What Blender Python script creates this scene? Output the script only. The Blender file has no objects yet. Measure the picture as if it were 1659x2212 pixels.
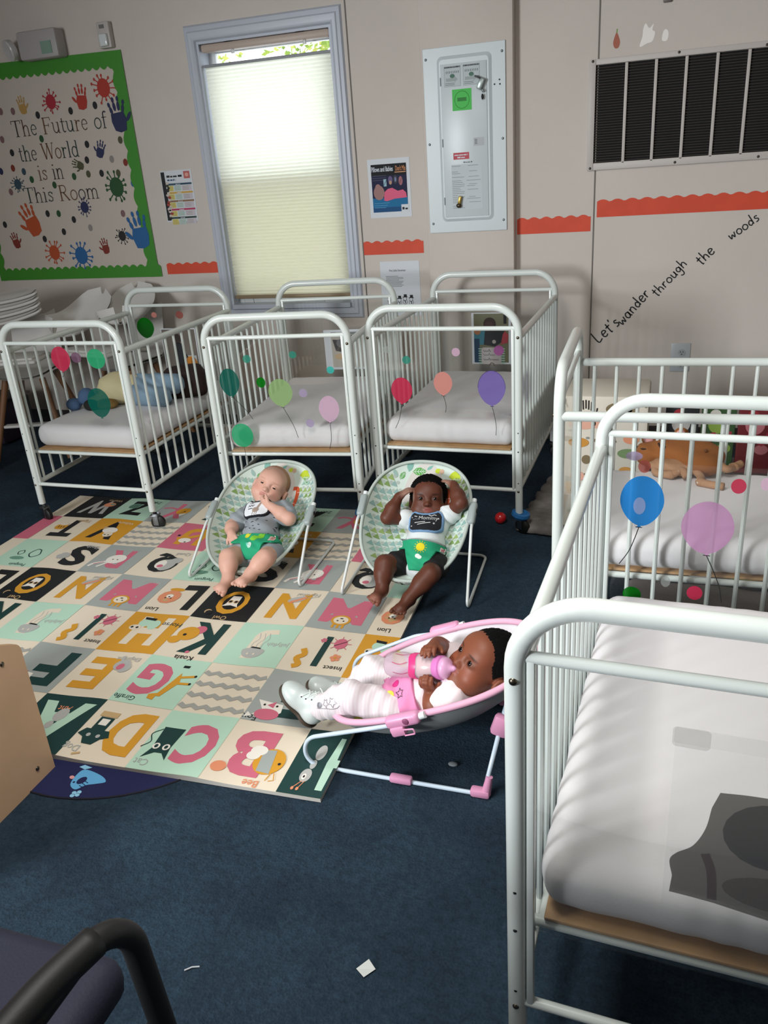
import bpy, bmesh, math, random
import numpy as np
from mathutils import Vector, Matrix, Euler, noise as mnoise
from mathutils.geometry import tessellate_polygon
random.seed(7)
SC = bpy.context.scene
COL = SC.collection
PI = math.pi
V = Vector

# ------------------------------------------------------------------ materials
def lin(c):
    if isinstance(c, str):
        c = c.lstrip('#'); c = tuple(int(c[i:i+2], 16)/255 for i in (0, 2, 4))
    return tuple((x/12.92 if x <= .04045 else ((x+.055)/1.055)**2.4) for x in c[:3]) + (1,)
MATS = {}
def mat(col, rough=.6, metal=0, bump=0, bscale=200, vary=0, vscale=8, coat=0, spec=.5, sheen=0, name=None, trans=0, emit=None):
    key = (col, rough, metal, bump, bscale, vary, vscale, coat, spec, sheen, name, trans)
    if key in MATS: return MATS[key]
    m = bpy.data.materials.new(name or ('surface_' + str(col).strip('#')))
    m.use_nodes = True
    nt = m.node_tree; b = nt.nodes['Principled BSDF']
    c = lin(col)
    b.inputs['Base Color'].default_value = c
    b.inputs['Roughness'].default_value = rough
    b.inputs['Metallic'].default_value = metal
    b.inputs['Specular IOR Level'].default_value = spec
    b.inputs['Coat Weight'].default_value = coat
    b.inputs['Coat Roughness'].default_value = .08
    if sheen: b.inputs['Sheen Weight'].default_value = sheen
    if bump or vary:
        tc = nt.nodes.new('ShaderNodeTexCoord')
        if vary:
            n = nt.nodes.new('ShaderNodeTexNoise'); n.inputs['Scale'].default_value = vscale; n.inputs['Detail'].default_value = 5
            nt.links.new(tc.outputs['Object'], n.inputs['Vector'])
            r = nt.nodes.new('ShaderNodeValToRGB')
            r.color_ramp.elements[0].position = .3; r.color_ramp.elements[1].position = .7
            r.color_ramp.elements[0].color = tuple(x*(1-vary) for x in c[:3]) + (1,)
            r.color_ramp.elements[1].color = tuple(min(1, x*(1+vary)) for x in c[:3]) + (1,)
            nt.links.new(n.outputs['Fac'], r.inputs['Fac']); nt.links.new(r.outputs['Color'], b.inputs['Base Color'])
        if bump:
            n = nt.nodes.new('ShaderNodeTexNoise'); n.inputs['Scale'].default_value = bscale; n.inputs['Detail'].default_value = 3
            nt.links.new(tc.outputs['Object'], n.inputs['Vector'])
            bp = nt.nodes.new('ShaderNodeBump'); bp.inputs['Strength'].default_value = bump; bp.inputs['Distance'].default_value = .004
            nt.links.new(n.outputs['Fac'], bp.inputs['Height']); nt.links.new(bp.outputs['Normal'], b.inputs['Normal'])
    MATS[key] = m
    return m
def new_nodes(name):
    m = bpy.data.materials.new(name); m.use_nodes = True
    nt = m.node_tree; nt.nodes.clear()
    return m, nt, nt.nodes.new('ShaderNodeOutputMaterial')
def film(col, a, rough=.3, name='tinted_film', tf=.25):
    """translucent printed film: part tinted see-through, part diffuse"""
    key = ('film', col, a, tf)
    if key in MATS: return MATS[key]
    m, nt, out = new_nodes(name)
    t = nt.nodes.new('ShaderNodeBsdfTransparent'); d = nt.nodes.new('ShaderNodeBsdfDiffuse'); mx = nt.nodes.new('ShaderNodeMixShader')
    c = lin(col); d.inputs['Color'].default_value = c
    t.inputs['Color'].default_value = tuple(tf+(1-tf)*x for x in c[:3]) + (1,)
    mx.inputs['Fac'].default_value = a
    nt.links.new(t.outputs[0], mx.inputs[1]); nt.links.new(d.outputs[0], mx.inputs[2]); nt.links.new(mx.outputs[0], out.inputs['Surface'])
    MATS[key] = m; return m
def clear_mat(name, tint=(1, 1, 1), refl=.05, rough=.03):
    m, nt, out = new_nodes(name)
    t = nt.nodes.new('ShaderNodeBsdfTransparent'); t.inputs['Color'].default_value = tint + (1,)
    g = nt.nodes.new('ShaderNodeBsdfGlossy'); g.inputs['Roughness'].default_value = rough
    f = nt.nodes.new('ShaderNodeLayerWeight'); f.inputs['Blend'].default_value = .3
    mp = nt.nodes.new('ShaderNodeMapRange'); mp.inputs['To Min'].default_value = refl*.6; mp.inputs['To Max'].default_value = .3
    mx = nt.nodes.new('ShaderNodeMixShader')
    nt.links.new(f.outputs['Fresnel'], mp.inputs['Value']); nt.links.new(mp.outputs[0], mx.inputs['Fac'])
    nt.links.new(t.outputs[0], mx.inputs[1]); nt.links.new(g.outputs[0], mx.inputs[2]); nt.links.new(mx.outputs[0], out.inputs['Surface'])
    return m

# ------------------------------------------------------------------ mesh builder
def fillet(pts, r, n=8, closed=False):
    pts = [V(p) for p in pts]; out = []; N = len(pts)
    for i, p in enumerate(pts):
        if not closed and i in (0, N-1): out.append(p); continue
        a = pts[i-1]; c = pts[(i+1) % N]; rr = r[i] if isinstance(r, (list, tuple)) else r
        u = (a-p); w = (c-p); lu, lw = u.length, w.length; u.normalize(); w.normalize()
        ang = u.angle(w) if rr > 0 else PI
        if rr <= 0 or ang > PI-.02: out.append(p); continue
        d = min(rr/math.tan(ang/2), lu*.49, lw*.49); rad = d*math.tan(ang/2)
        cen = p + (u+w).normalized()*(rad/math.sin(ang/2))
        s = p+u*d-cen; e = p+w*d-cen; tot = s.angle(e)
        for k in range(n+1):
            t = k/n
            out.append(cen + (s*math.sin((1-t)*tot)+e*math.sin(t*tot))/math.sin(tot) if tot > 1e-4 else cen+s)
    return out
def catmull(pts, n=8, closed=False):
    pts = [V(p) for p in pts]; N = len(pts); out = []
    rng = range(N if closed else N-1)
    for i in rng:
        p0 = pts[(i-1) % N] if closed or i > 0 else pts[0]*2-pts[1]
        p1 = pts[i]; p2 = pts[(i+1) % N]
        p3 = pts[(i+2) % N] if closed or i+2 < N else pts[-1]*2-pts[-2]
        for k in range(n):
            t = k/n
            out.append(.5*((2*p1)+(p2-p0)*t+(2*p0-5*p1+4*p2-p3)*t*t+(3*p1-p0-3*p2+p3)*t**3))
    if not closed: out.append(pts[-1])
    return out

class MB:
    def __init__(self): self.v = []; self.f = []; self.m = []; self.mats = []
    def mi(self, m):
        if m not in self.mats: self.mats.append(m)
        return self.mats.index(m)
    def add(self, vs, fs, m):
        o = len(self.v); k = self.mi(m)
        self.v += [tuple(p) for p in vs]
        for f in fs: self.f.append(tuple(i+o for i in f)); self.m.append(k)
        return self
    def box(self, c, s, m, rot=None, bev=0, seg=2):
        bm = bmesh.new(); bmesh.ops.create_cube(bm, size=1)
        for v in bm.verts: v.co = V((v.co.x*s[0], v.co.y*s[1], v.co.z*s[2]))
        if bev: bmesh.ops.bevel(bm, geom=bm.edges[:], offset=bev, segments=seg, affect='EDGES', profile=.5)
        M = Matrix.Translation(c) @ ((rot if isinstance(rot, Matrix) else Euler(rot).to_matrix()).to_4x4() if rot is not None else Matrix())
        bm.verts.index_update()
        self.add([M @ v.co for v in bm.verts], [[v.index for v in f.verts] for f in bm.faces], m); bm.free(); return self
    def tube(self, pts, r, m, seg=12, closed=False, cap=True, flat=1.0):
        pts = [V(p) for p in pts]; N = len(pts)
        rs = r if isinstance(r, (list, tuple)) else [r]*N
        tg = []
        for i in range(N):
            a = pts[i-1] if (closed or i > 0) else pts[i]; b = pts[(i+1) % N] if (closed or i < N-1) else pts[i]
            t = b-a; tg.append(t.normalized() if t.length > 1e-9 else V((0, 0, 1)))
        up = V((0, 0, 1)) if abs(tg[0].z) < .9 else V((0, 1, 0))
        n = (up - tg[0]*up.dot(tg[0])).normalized(); vs = []; fs = []
        for i in range(N):
            if i:
                ax = tg[i-1].cross(tg[i])
                if ax.length > 1e-8: n = Matrix.Rotation(tg[i-1].angle(tg[i]), 3, ax.normalized()) @ n
                n = (n - tg[i]*n.dot(tg[i])).normalized()
            b = tg[i].cross(n)
            for k in range(seg):
                a = 2*PI*k/seg
                vs.append(pts[i] + (n*math.cos(a)*flat + b*math.sin(a))*rs[i])
        for i in range(N if closed else N-1):
            j = (i+1) % N
            for k in range(seg):
                l = (k+1) % seg
                fs.append((i*seg+k, i*seg+l, j*seg+l, j*seg+k))
        if cap and not closed:
            fs.append(tuple(range(seg))[::-1]); fs.append(tuple((N-1)*seg+k for k in range(seg)))
        return self.add(vs, fs, m)
    def lathe(self, prof, m, seg=24, M=None, cap=True):
        M = M or Matrix(); vs = []; fs = []; N = len(prof)
        for (r, z) in prof:
            for k in range(seg):
                a = 2*PI*k/seg; vs.append(M @ V((r*math.cos(a), r*math.sin(a), z)))
        for i in range(N-1):
            for k in range(seg):
                l = (k+1) % seg; fs.append((i*seg+k, i*seg+l, (i+1)*seg+l, (i+1)*seg+k))
        if cap: fs.append(tuple(range(seg))[::-1]); fs.append(tuple((N-1)*seg+k for k in range(seg)))
        return self.add(vs, fs, m)
    def ball(self, c, r, m, seg=16, ring=10, M=None):
        r = r if isinstance(r, (tuple, list)) else (r, r, r)
        T = Matrix.Translation(c) @ (M.to_4x4() if M else Matrix()) @ Matrix.Diagonal((*r, 1))
        prof = [(max(1e-4, math.sin(PI*i/ring)), -math.cos(PI*i/ring)) for i in range(ring+1)]
        return self.lathe(prof, m, seg, T)
    def grid(self, fn, nu, nv, m, wrapu=False):
        vs = [fn(i/nu if wrapu else i/(nu-1), j/(nv-1)) for j in range(nv) for i in range(nu)]; fs = []
        for j in range(nv-1):
            for i in range(nu if wrapu else nu-1):
                k = (i+1) % nu; fs.append((j*nu+i, j*nu+k, (j+1)*nu+k, (j+1)*nu+i))
        return self.add(vs, fs, m)
    def obj(self, name, parent=None, smooth=40, loc=None):
        me = bpy.data.meshes.new(name); me.from_pydata(self.v, [], self.f)
        for m in self.mats: me.materials.append(m)
        me.polygons.foreach_set('material_index', self.m)
        if smooth:
            me.polygons.foreach_set('use_smooth', [True]*len(self.f))
            if smooth < 180: me.set_sharp_from_angle(angle=math.radians(smooth))
        me.update()
        o = bpy.data.objects.new(name, me); COL.objects.link(o)
        if parent: o.parent = parent
        if loc: o.location = loc
        return o

def tag(o, label=None, cat=None, group=None, kind=None):
    if label: o['label'] = label
    if cat: o['category'] = cat
    if group: o['group'] = group
    if kind: o['kind'] = kind
    return o
def thing(name, label, cat, loc=(0, 0, 0), rz=0, group=None):
    o = bpy.data.objects.new(name, None); COL.objects.link(o); o.empty_display_size = .1
    o.location = loc; o.rotation_euler = (0, 0, rz)
    return tag(o, label, cat, group)
def struct(mb, name, smooth=40): return tag(mb.obj(name, smooth=smooth), kind='structure')

# ------------------------------------------------------------------ flat artwork on (possibly curved) surfaces
_TXT = {}
def text_mesh(body, bold=0.0):
    k = (body, bold)
    if k in _TXT: return _TXT[k]
    cu = bpy.data.curves.new('lettering', 'FONT'); cu.body = body; cu.size = 1; cu.offset = bold; cu.resolution_u = 3
    o = bpy.data.objects.new('lettering', cu); COL.objects.link(o)
    dg = bpy.context.evaluated_depsgraph_get(); me = o.evaluated_get(dg).to_mesh()
    vs = [(v.co.x, v.co.y) for v in me.vertices]; fs = [tuple(p.vertices) for p in me.polygons]
    o.evaluated_get(dg).to_mesh_clear(); bpy.data.objects.remove(o); bpy.data.curves.remove(cu)
    xs = [v[0] for v in vs] or [0]; ys = [v[1] for v in vs] or [0]
    _TXT[k] = (vs, fs, min(xs), max(xs), min(ys), max(ys)); return _TXT[k]

# pen-stroke alphabets: strokes on a unit em (x to the right, y up from the base line)
HAND = {'L': (.5, [[(0, 1), (.02, .05), (.42, .1)]]), 'e': (.45, [[(.05, .28), (.38, .34), (.34, .5), (.15, .52), (.04, .3), (.08, .08), (.25, .02), (.4, .12)]]),
 't': (.42, [[(.2, .8), (.2, .05), (.3, .02)], [(.02, .52), (.4, .56)]]), "'": (.16, [[(.08, .95), (.04, .75)]]), 's': (.4, [[(.34, .48), (.15, .52), (.1, .38), (.3, .22), (.24, .06), (.04, .04)]]),
 'w': (.6, [[(.02, .5), (.1, .06), (.28, .36), (.4, .06), (.54, .5)]]), 'a': (.5, [[(.4, .46), (.16, .5), (.04, .24), (.16, .04), (.34, .14), (.4, .48), (.4, .1), (.48, .03)]]),
 'n': (.5, [[(.06, .5), (.06, .02)], [(.06, .34), (.24, .5), (.38, .4), (.4, .02)]]), 'd': (.5, [[(.38, .3), (.22, .48), (.04, .26), (.16, .04), (.36, .16)], [(.4, .95), (.38, .04)]]),
 'r': (.4, [[(.08, .5), (.06, .02)], [(.07, .3), (.2, .48), (.36, .46)]]), 'h': (.5, [[(.08, .95), (.05, .02)], [(.06, .3), (.24, .48), (.38, .36), (.4, .02)]]),
 'o': (.5, [[(.24, .5), (.06, .36), (.06, .12), (.24, .02), (.42, .14), (.42, .36), (.24, .5)]]), 'u': (.5, [[(.06, .5), (.08, .1), (.22, .02), (.38, .18), (.4, .5), (.4, .08), (.48, .03)]]),
 'g': (.5, [[(.4, .4), (.2, .5), (.06, .28), (.2, .08), (.38, .24), (.4, .46), (.38, -.2), (.2, -.34), (.04, -.22)]])}
def _arc(cx, cy, rx, ry, a0, a1, n=12): return [(cx+rx*math.cos(math.radians(a0+(a1-a0)*i/n)), cy+ry*math.sin(math.radians(a0+(a1-a0)*i/n))) for i in range(n+1)]
# serif roman: (width, [(stroke, thick)], serif bars (x, y, half length))
SERIF = {
 'T': (.66, [([(.33, 0), (.33, .7)], .085), ([(.04, .69), (.62, .69)], .035), ([(.05, .7), (.04, .55)], .035), ([(.61, .7), (.62, .55)], .035)], [(.33, 0, .12)]),
 'F': (.6, [([(.14, 0), (.14, .7)], .085), ([(.05, .69), (.55, .69)], .035), ([(.54, .7), (.56, .56)], .035), ([(.14, .36), (.42, .36)], .035), ([(.42, .44), (.42, .28)], .035)], [(.14, 0, .11)]),
 'W': (.92, [([(.08, .7), (.28, 0)], .08), ([(.28, 0), (.46, .62)], .035), ([(.46, .7), (.66, 0)], .08), ([(.66, 0), (.84, .7)], .035)], [(.08, .69, .09), (.46, .69, .08), (.84, .69, .08)]),
 'R': (.68, [([(.14, 0), (.14, .7)], .085), ([(.14, .69), (.32, .69)]+_arc(.33, .53, .15, .16, 90, -90)+[(.14, .37)], .05), ([(.3, .37), (.6, .01)], .08)], [(.14, 0, .11), (.07, .69, .04), (.6, .01, .07)]),
 'h': (.54, [([(.11, 0), (.11, .7)], .07), ([(.11, .3)]+_arc(.27, .3, .13, .15, 150, 0)+[(.4, 0)], .055)], [(.11, 0, .1), (.4, 0, .1), (.07, .7, .05)]),
 'e': (.44, [([(.07, .25), (.37, .25)], .03), (_arc(.22, .23, .16, .22, 5, 320, 20), .05)], []),
 'u': (.54, [([(.1, .45), (.1, .2)]+_arc(.24, .17, .14, .16, 180, 300)+[(.4, .14)], .055), ([(.4, .45), (.4, 0)], .07)], [(.06, .45, .06), (.36, .45, .06), (.45, 0, .05)]),
 't': (.34, [([(.14, .6), (.14, .12)]+_arc(.22, .11, .08, .1, 180, 320), .06), ([(.02, .45), (.3, .45)], .035)], []),
 'r': (.4, [([(.12, 0), (.12, .45)], .07), ([(.12, .28), (.2, .42), (.33, .43)], .05), ([(.31, .42), (.33, .38)], .08)], [(.12, 0, .1), (.07, .45, .05)]),
 'o': (.5, [(_arc(.25, .225, .19, .22, 0, 360, 26), .055)], []),
 'f': (.36, [([(.13, 0), (.13, .55)]+_arc(.23, .56, .1, .13, 180, 40), .065), ([(.02, .45), (.3, .45)], .035)], [(.13, 0, .1)]),
 'l': (.28, [([(.13, 0), (.13, .7)], .07)], [(.13, 0, .1), (.09, .7, .05)]),
 'd': (.54, [([(.4, 0), (.4, .7)], .07), (_arc(.23, .225, .17, .22, 40, 320, 20), .055)], [(.36, .7, .05), (.45, 0, .05)]),
 'i': (.27, [([(.13, 0), (.13, .45)], .07), ([(.13, .6), (.13, .66)], .09)], [(.13, 0, .1), (.08, .45, .05)]),
 's': (.4, [([(.33, .36), (.24, .44), (.12, .41), (.1, .32), (.2, .25), (.32, .17), (.3, .05), (.18, .01), (.07, .08)], .055), ([(.34, .44), (.34, .32)], .03), ([(.06, .12), (.06, 0)], .03)], []),
 'n': (.54, [([(.11, 0), (.11, .45)], .07), ([(.11, .3)]+_arc(.27, .3, .13, .15, 150, 0)+[(.4, 0)], .055)], [(.11, 0, .1), (.4, 0, .1), (.07, .45, .05)]),
 'm': (.8, [([(.11, 0), (.11, .45)], .07), ([(.11, .3)]+_arc(.26, .3, .13, .15, 150, 0)+[(.39, 0)], .055), ([(.39, .3)]+_arc(.53, .3, .13, .15, 150, 0)+[(.66, 0)], .055)], [(.11, 0, .1), (.39, 0, .09), (.66, 0, .1), (.07, .45, .05)])}
SERIF[' '] = (.34, [], []); HAND[' '] = (.35, [])

class Flat:
    """draws coloured shapes in u,v metres; M(u,v,h) places them; layers keep shapes a hair apart"""
    def __init__(s, mb, M, eps=.0004, maxlen=0): s.mb = mb; s.M = M; s.eps = eps; s.maxlen = maxlen; s.X = None
    def at(s, ox, oy, sx=1, sy=None, rot=0):
        c, n = math.cos(rot), math.sin(rot); sy = sx if sy is None else sy
        f = Flat(s.mb, s.M, s.eps, s.maxlen); P = s.X
        def X(u, v):
            u, v = u*sx, v*sy; u, v = ox+c*u-n*v, oy+n*u+c*v
            return P(u, v) if P else (u, v)
        f.X = X; return f
    def tris(s, vs, fs, m, ly):
        if s.X: vs = [s.X(*p) for p in vs]
        vs = [tuple(p) for p in vs]; fs = [list(f) for f in fs]
        if s.maxlen:
            fs2 = []
            for f in fs:
                for i in range(1, len(f)-1): fs2.append((f[0], f[i], f[i+1]))
            cache = {}
            def mid(a, b):
                k = (min(a, b), max(a, b))
                if k not in cache: vs.append(((vs[a][0]+vs[b][0])/2, (vs[a][1]+vs[b][1])/2)); cache[k] = len(vs)-1
                return cache[k]
            work = fs2; fs = []
            while work:
                f = work.pop(); e = [(math.dist(vs[f[i]], vs[f[(i+1) % 3]]), i) for i in range(3)]; L, i = max(e)
                if L <= s.maxlen: fs.append(f); continue
                a, b, c = f[i], f[(i+1) % 3], f[(i+2) % 3]; q = mid(a, b); work += [(a, q, c), (q, b, c)]
        s.mb.add([s.M(u, v, s.eps*ly) for u, v in vs], fs, m)
    def poly(s, pts, m, ly=1):
        pts = [tuple(p) for p in pts]
        t = tessellate_polygon([[V((p[0], p[1], 0)) for p in pts]])
        fs = []
        for f in t:
            a, b, c = (pts[i] for i in f)
            fs.append(f if (b[0]-a[0])*(c[1]-a[1])-(b[1]-a[1])*(c[0]-a[0]) > 0 else f[::-1])
        s.tris(pts, fs, m, ly)
    def rect(s, x0, y0, x1, y1, m, ly=1): s.tris([(x0, y0), (x1, y0), (x1, y1), (x0, y1)], [(0, 1, 2, 3)], m, ly)
    def rrect(s, x0, y0, x1, y1, r, m, ly=1):
        p = []
        for cx, cy, a in ((x1-r, y1-r, 0), (x0+r, y1-r, 90), (x0+r, y0+r, 180), (x1-r, y0+r, 270)): p += _arc(cx, cy, r, r, a, a+90, 6)
        s.poly(p, m, ly)
    def ell(s, cx, cy, rx, ry, m, ly=1, n=20, rot=0, a0=0, a1=360):
        c, q = math.cos(rot), math.sin(rot); pts = []
        for i in range(n if a1-a0 == 360 else n+1):
            a = math.radians(a0+(a1-a0)*i/n); x, y = rx*math.cos(a), ry*math.sin(a); pts.append((cx+c*x-q*y, cy+q*x+c*y))
        s.poly(pts, m, ly)
    def line(s, pts, w, m, ly=1, closed=False, smooth=0):
        if smooth: pts = [(p.x, p.y) for p in catmull([(a, b, 0) for a, b in pts], smooth, closed)]
        N = len(pts); vs = []; fs = []
        for i in range(N):
            a = pts[i-1] if (closed or i) else pts[i]; b = pts[(i+1) % N] if (closed or i < N-1) else pts[i]
            dx, dy = b[0]-a[0], b[1]-a[1]; L = math.hypot(dx, dy) or 1; nx, ny = -dy/L*w/2, dx/L*w/2
            vs += [(pts[i][0]+nx, pts[i][1]+ny), (pts[i][0]-nx, pts[i][1]-ny)]
        for i in range(N if closed else N-1):
            j = (i+1) % N; fs.append((2*i, 2*i+1, 2*j+1, 2*j))
        s.tris(vs, fs, m, ly)
    def text(s, body, x, y, size, m, ly=2, bold=0, align='l', w=None):
        vs, fs, a, b, c, d = text_mesh(body, bold)
        sx = size if w is None else w/max(1e-6, b-a)
        ox = x - (a if align == 'l' else (a+b)/2 if align == 'c' else b)*sx
        s.tris([(ox+p*sx, y+q*size) for p, q in vs], fs, m, ly)
    def pen(s, body, x, y, size, m, ly=2, w=.09, font=HAND):
        for ch in body:
            wd, st = font[ch][:2]
            for k in st: s.line([(x+p*size, y+q*size) for p, q in k], w*size, m, ly, smooth=5)
            x += (wd+.06)*size
        return x
    def scrawl(s, x, y, w, h, m, ly=2, seed=0):
        """print too small to read: a row of little dashes"""
        rg = random.Random(seed+int(x*997)+int(y*1009)); e = x+w
        while x < e:
            l = min(e-x, h*rg.uniform(.8, 3)); s.rect(x, y, x+l, y+h*rg.uniform(.6, 1), m, ly); x += l+h*rg.uniform(.3, .6)
    def serif(s, body, x, y, size, cols, ly=2, width=None):
        tot = sum(SERIF[c][0] for c in body); kx = size if width is None else width/tot
        for i, ch in enumerate(body):
            wd, st, bars = SERIF[ch]; m = cols[i % len(cols)]
            for k, t in st: s.line([(x+p*kx, y+q*size) for p, q in k], t*size*.95, m, ly)
            for bx, by, hl in bars: s.line([(x+(bx-hl)*kx, y+by*size), (x+(bx+hl)*kx, y+by*size)], .032*size, m, ly)
            x += wd*kx
def plane(origin, ex, ey, en=None):
    o, ex, ey = V(origin), V(ex), V(ey); en = V(en) if en else ex.cross(ey).normalized()
    return lambda u, v, h: o+ex*u+ey*v+en*h
WALLP = lambda y: plane((0, y, 0), (1, 0, 0), (0, 0, 1), (0, -1, 0))   # drawings on the back wall, facing the room

# ------------------------------------------------------------------ implicit surfaces (organic bodies)
class SDF:
    def __init__(s, lo, hi, h):
        s.h = h; s.lo = np.array(lo, float); s.n = np.ceil((np.array(hi)-s.lo)/h).astype(int)+1
        s.D = np.full(s.n, .06, np.float32)
    def sub(s, lo, hi):
        a = np.clip(np.floor((np.array(lo)-s.lo)/s.h).astype(int), 0, s.n); b = np.clip(np.ceil((np.array(hi)-s.lo)/s.h).astype(int)+1, 0, s.n)
        if np.any(b <= a): return None
        ax = [s.lo[i]+s.h*np.arange(a[i], b[i]) for i in range(3)]
        X, Y, Z = np.meshgrid(*ax, indexing='ij'); return tuple(slice(a[i], b[i]) for i in range(3)), X, Y, Z
    def _mix(s, sl, d, k, mode):
        E = s.D[sl]
        if mode == 'add':
            h = np.clip(k-np.abs(E-d), 0, None)/max(k, 1e-6); s.D[sl] = np.minimum(E, d)-h*h*k*.25
        else:
            h = np.clip(k-np.abs(E+d), 0, None)/max(k, 1e-6); s.D[sl] = np.maximum(E, -d)+h*h*k*.25
    def cone(s, a, b, ra, rb, k=.008, mode='add'):
        a = np.array(a, float); b = np.array(b, float); R = max(ra, rb)+k+.03
        q = s.sub(np.minimum(a, b)-R, np.maximum(a, b)+R)
        if q is None: return s
        sl, X, Y, Z = q; ba = b-a; L2 = max(ba@ba, 1e-12)
        px, py, pz = X-a[0], Y-a[1], Z-a[2]; t = np.clip((px*ba[0]+py*ba[1]+pz*ba[2])/L2, 0, 1)
        d = np.sqrt((px-t*ba[0])**2+(py-t*ba[1])**2+(pz-t*ba[2])**2)-(ra+(rb-ra)*t)
        s._mix(sl, d.astype(np.float32), k, mode); return s
    def chain(s, pts, rs, k=.008, mode='add'):
        for i in range(len(pts)-1): s.cone(pts[i], pts[i+1], rs[i], rs[i+1], k, mode)
        return s
    def ell(s, c, r, R=None, k=.008, mode='add'):
        c = np.array(c, float); r = np.array(r, float); m = r.max()+k+.03
        q = s.sub(c-m, c+m)
        if q is None: return s
        sl, X, Y, Z = q; P = np.stack([X-c[0], Y-c[1], Z-c[2]], -1)
        if R is not None: P = P @ np.array(R)       # columns of R = local axes in world
        k0 = np.sqrt(((P/r)**2).sum(-1)); k1 = np.sqrt(((P/(r*r))**2).sum(-1))+1e-9
        d = np.where(k0 < .05, -r.min(), k0*(k0-1)/k1)
        s._mix(sl, d.astype(np.float32), k, mode); return s
    def rbox(s, c, hs, r, R=None, k=.004, mode='add'):
        c = np.array(c, float); hs = np.array(hs, float); m = np.linalg.norm(hs)+k+.03
        q = s.sub(c-m, c+m)
        if q is None: return s
        sl, X, Y, Z = q; P = np.stack([X-c[0], Y-c[1], Z-c[2]], -1)
        if R is not None: P = P @ np.array(R)
        Q = np.abs(P)-(hs-r); d = np.sqrt((np.maximum(Q, 0)**2).sum(-1))+np.minimum(Q.max(-1), 0)-r
        s._mix(sl, d.astype(np.float32), k, mode); return s
    def half(s, p, n, k=.002):
        """keep the side that n points away from"""
        p = np.array(p, float); n = np.array(n, float); n /= np.linalg.norm(n)
        ax = [s.lo[i]+s.h*np.arange(s.n[i]) for i in range(3)]
        d = ((ax[0]-p[0])*n[0])[:, None, None]+((ax[1]-p[1])*n[1])[None, :, None]+((ax[2]-p[2])*n[2])[None, None, :]
        s.D = np.maximum(s.D, d.astype(np.float32)); return s
    def warp(s, fn):
        ax = [s.lo[i]+s.h*np.arange(s.n[i]) for i in range(3)]
        s.D += fn(ax[0][:, None, None], ax[1][None, :, None], ax[2][None, None, :]).astype(np.float32); return s
    def mesh(s):
        D = s.D; D[0], D[-1], D[:, 0], D[:, -1], D[:, :, 0], D[:, :, -1] = .05, .05, .05, .05, .05, .05
        I = D < 0; n = s.n-1
        cnt = np.zeros(n, np.int8)
        cs = [(i, j, k) for i in (0, 1) for j in (0, 1) for k in (0, 1)]
        for i, j, k in cs: cnt += I[i:n[0]+i, j:n[1]+j, k:n[2]+k]
        act = np.argwhere((cnt > 0) & (cnt < 8)); N = len(act)
        idx = np.full(n, -1, np.int32); idx[tuple(act.T)] = np.arange(N)
        S = np.zeros((N, 3)); C = np.zeros(N); val = {c: D[tuple((act+np.array(c)).T)] for c in cs}
        for a in cs:
            for ax in range(3):
                if a[ax]: continue
                b = list(a); b[ax] = 1; va, vb = val[a], val[tuple(b)]; m = (va < 0) != (vb < 0)
                t = np.where(m, va/np.where(m, va-vb, 1), 0); p = np.tile(np.array(a, float), (N, 1)); p[:, ax] += t
                S += p*m[:, None]; C += m
        P = s.lo+(act+S/C[:, None])*s.h; F = []
        for ax in range(3):
            sl0 = [slice(1, -1)]*3; sl1 = [slice(1, -1)]*3; sl0[ax] = slice(0, -1); sl1[ax] = slice(1, None)
            a, b = I[tuple(sl0)], I[tuple(sl1)]; e = np.argwhere(a != b); flip = a[tuple(e.T)]
            base = e+1; base[:, ax] -= 1; u, w = (ax+1) % 3, (ax+2) % 3; q = []
            for du, dw in ((1, 1), (0, 1), (0, 0), (1, 0)):
                g = base.copy(); g[:, u] -= du; g[:, w] -= dw; q.append(idx[tuple(g.T)])
            q = np.stack(q, 1); q[~flip] = q[~flip][:, ::-1]; F.append(q)
        return P, np.concatenate(F)
    def obj(s, name, m, parent=None, paint=None, base=None, smooth_it=1):
        P, F = s.mesh()
        for _ in range(smooth_it):           # light relaxation
            A = np.zeros_like(P); c = np.zeros(len(P))
            for i in range(4):
                np.add.at(A, F[:, i], P[F[:, (i+1) % 4]]); np.add.at(c, F[:, i], 1)
            P = P*.5+.5*A/np.maximum(c, 1)[:, None]
        me = bpy.data.meshes.new(name)
        me.vertices.add(len(P)); me.vertices.foreach_set('co', P.astype(np.float32).ravel())
        me.loops.add(len(F)*4); me.loops.foreach_set('vertex_index', F.astype(np.int32).ravel())
        me.polygons.add(len(F)); me.polygons.foreach_set('loop_start', np.arange(0, len(F)*4, 4, dtype=np.int32))
        me.update(calc_edges=True)
        me.polygons.foreach_set('use_smooth', [True]*len(F)); me.materials.append(m)
        if base is not None:
            Cc = np.tile(np.array(lin(base)[:3]), (len(P), 1))
            for c, r, R, col, soft, amt in (paint or []):
                Q = P-np.array(c)
                if R is not None: Q = Q @ np.array(R)
                d = np.sqrt(((Q/np.array(r))**2).sum(-1)); w = np.clip((1-d)/soft+.5, 0, 1)*amt
                Cc = Cc*(1-w[:, None])+np.array(lin(col)[:3])*w[:, None]
            at = me.color_attributes.new('Tone', 'FLOAT_COLOR', 'POINT')
            at.data.foreach_set('color', np.concatenate([Cc, np.ones((len(P), 1))], 1).astype(np.float32).ravel())
        me.validate(); o = bpy.data.objects.new(name, me); COL.objects.link(o)
        if parent: o.parent = parent
        return o
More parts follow.
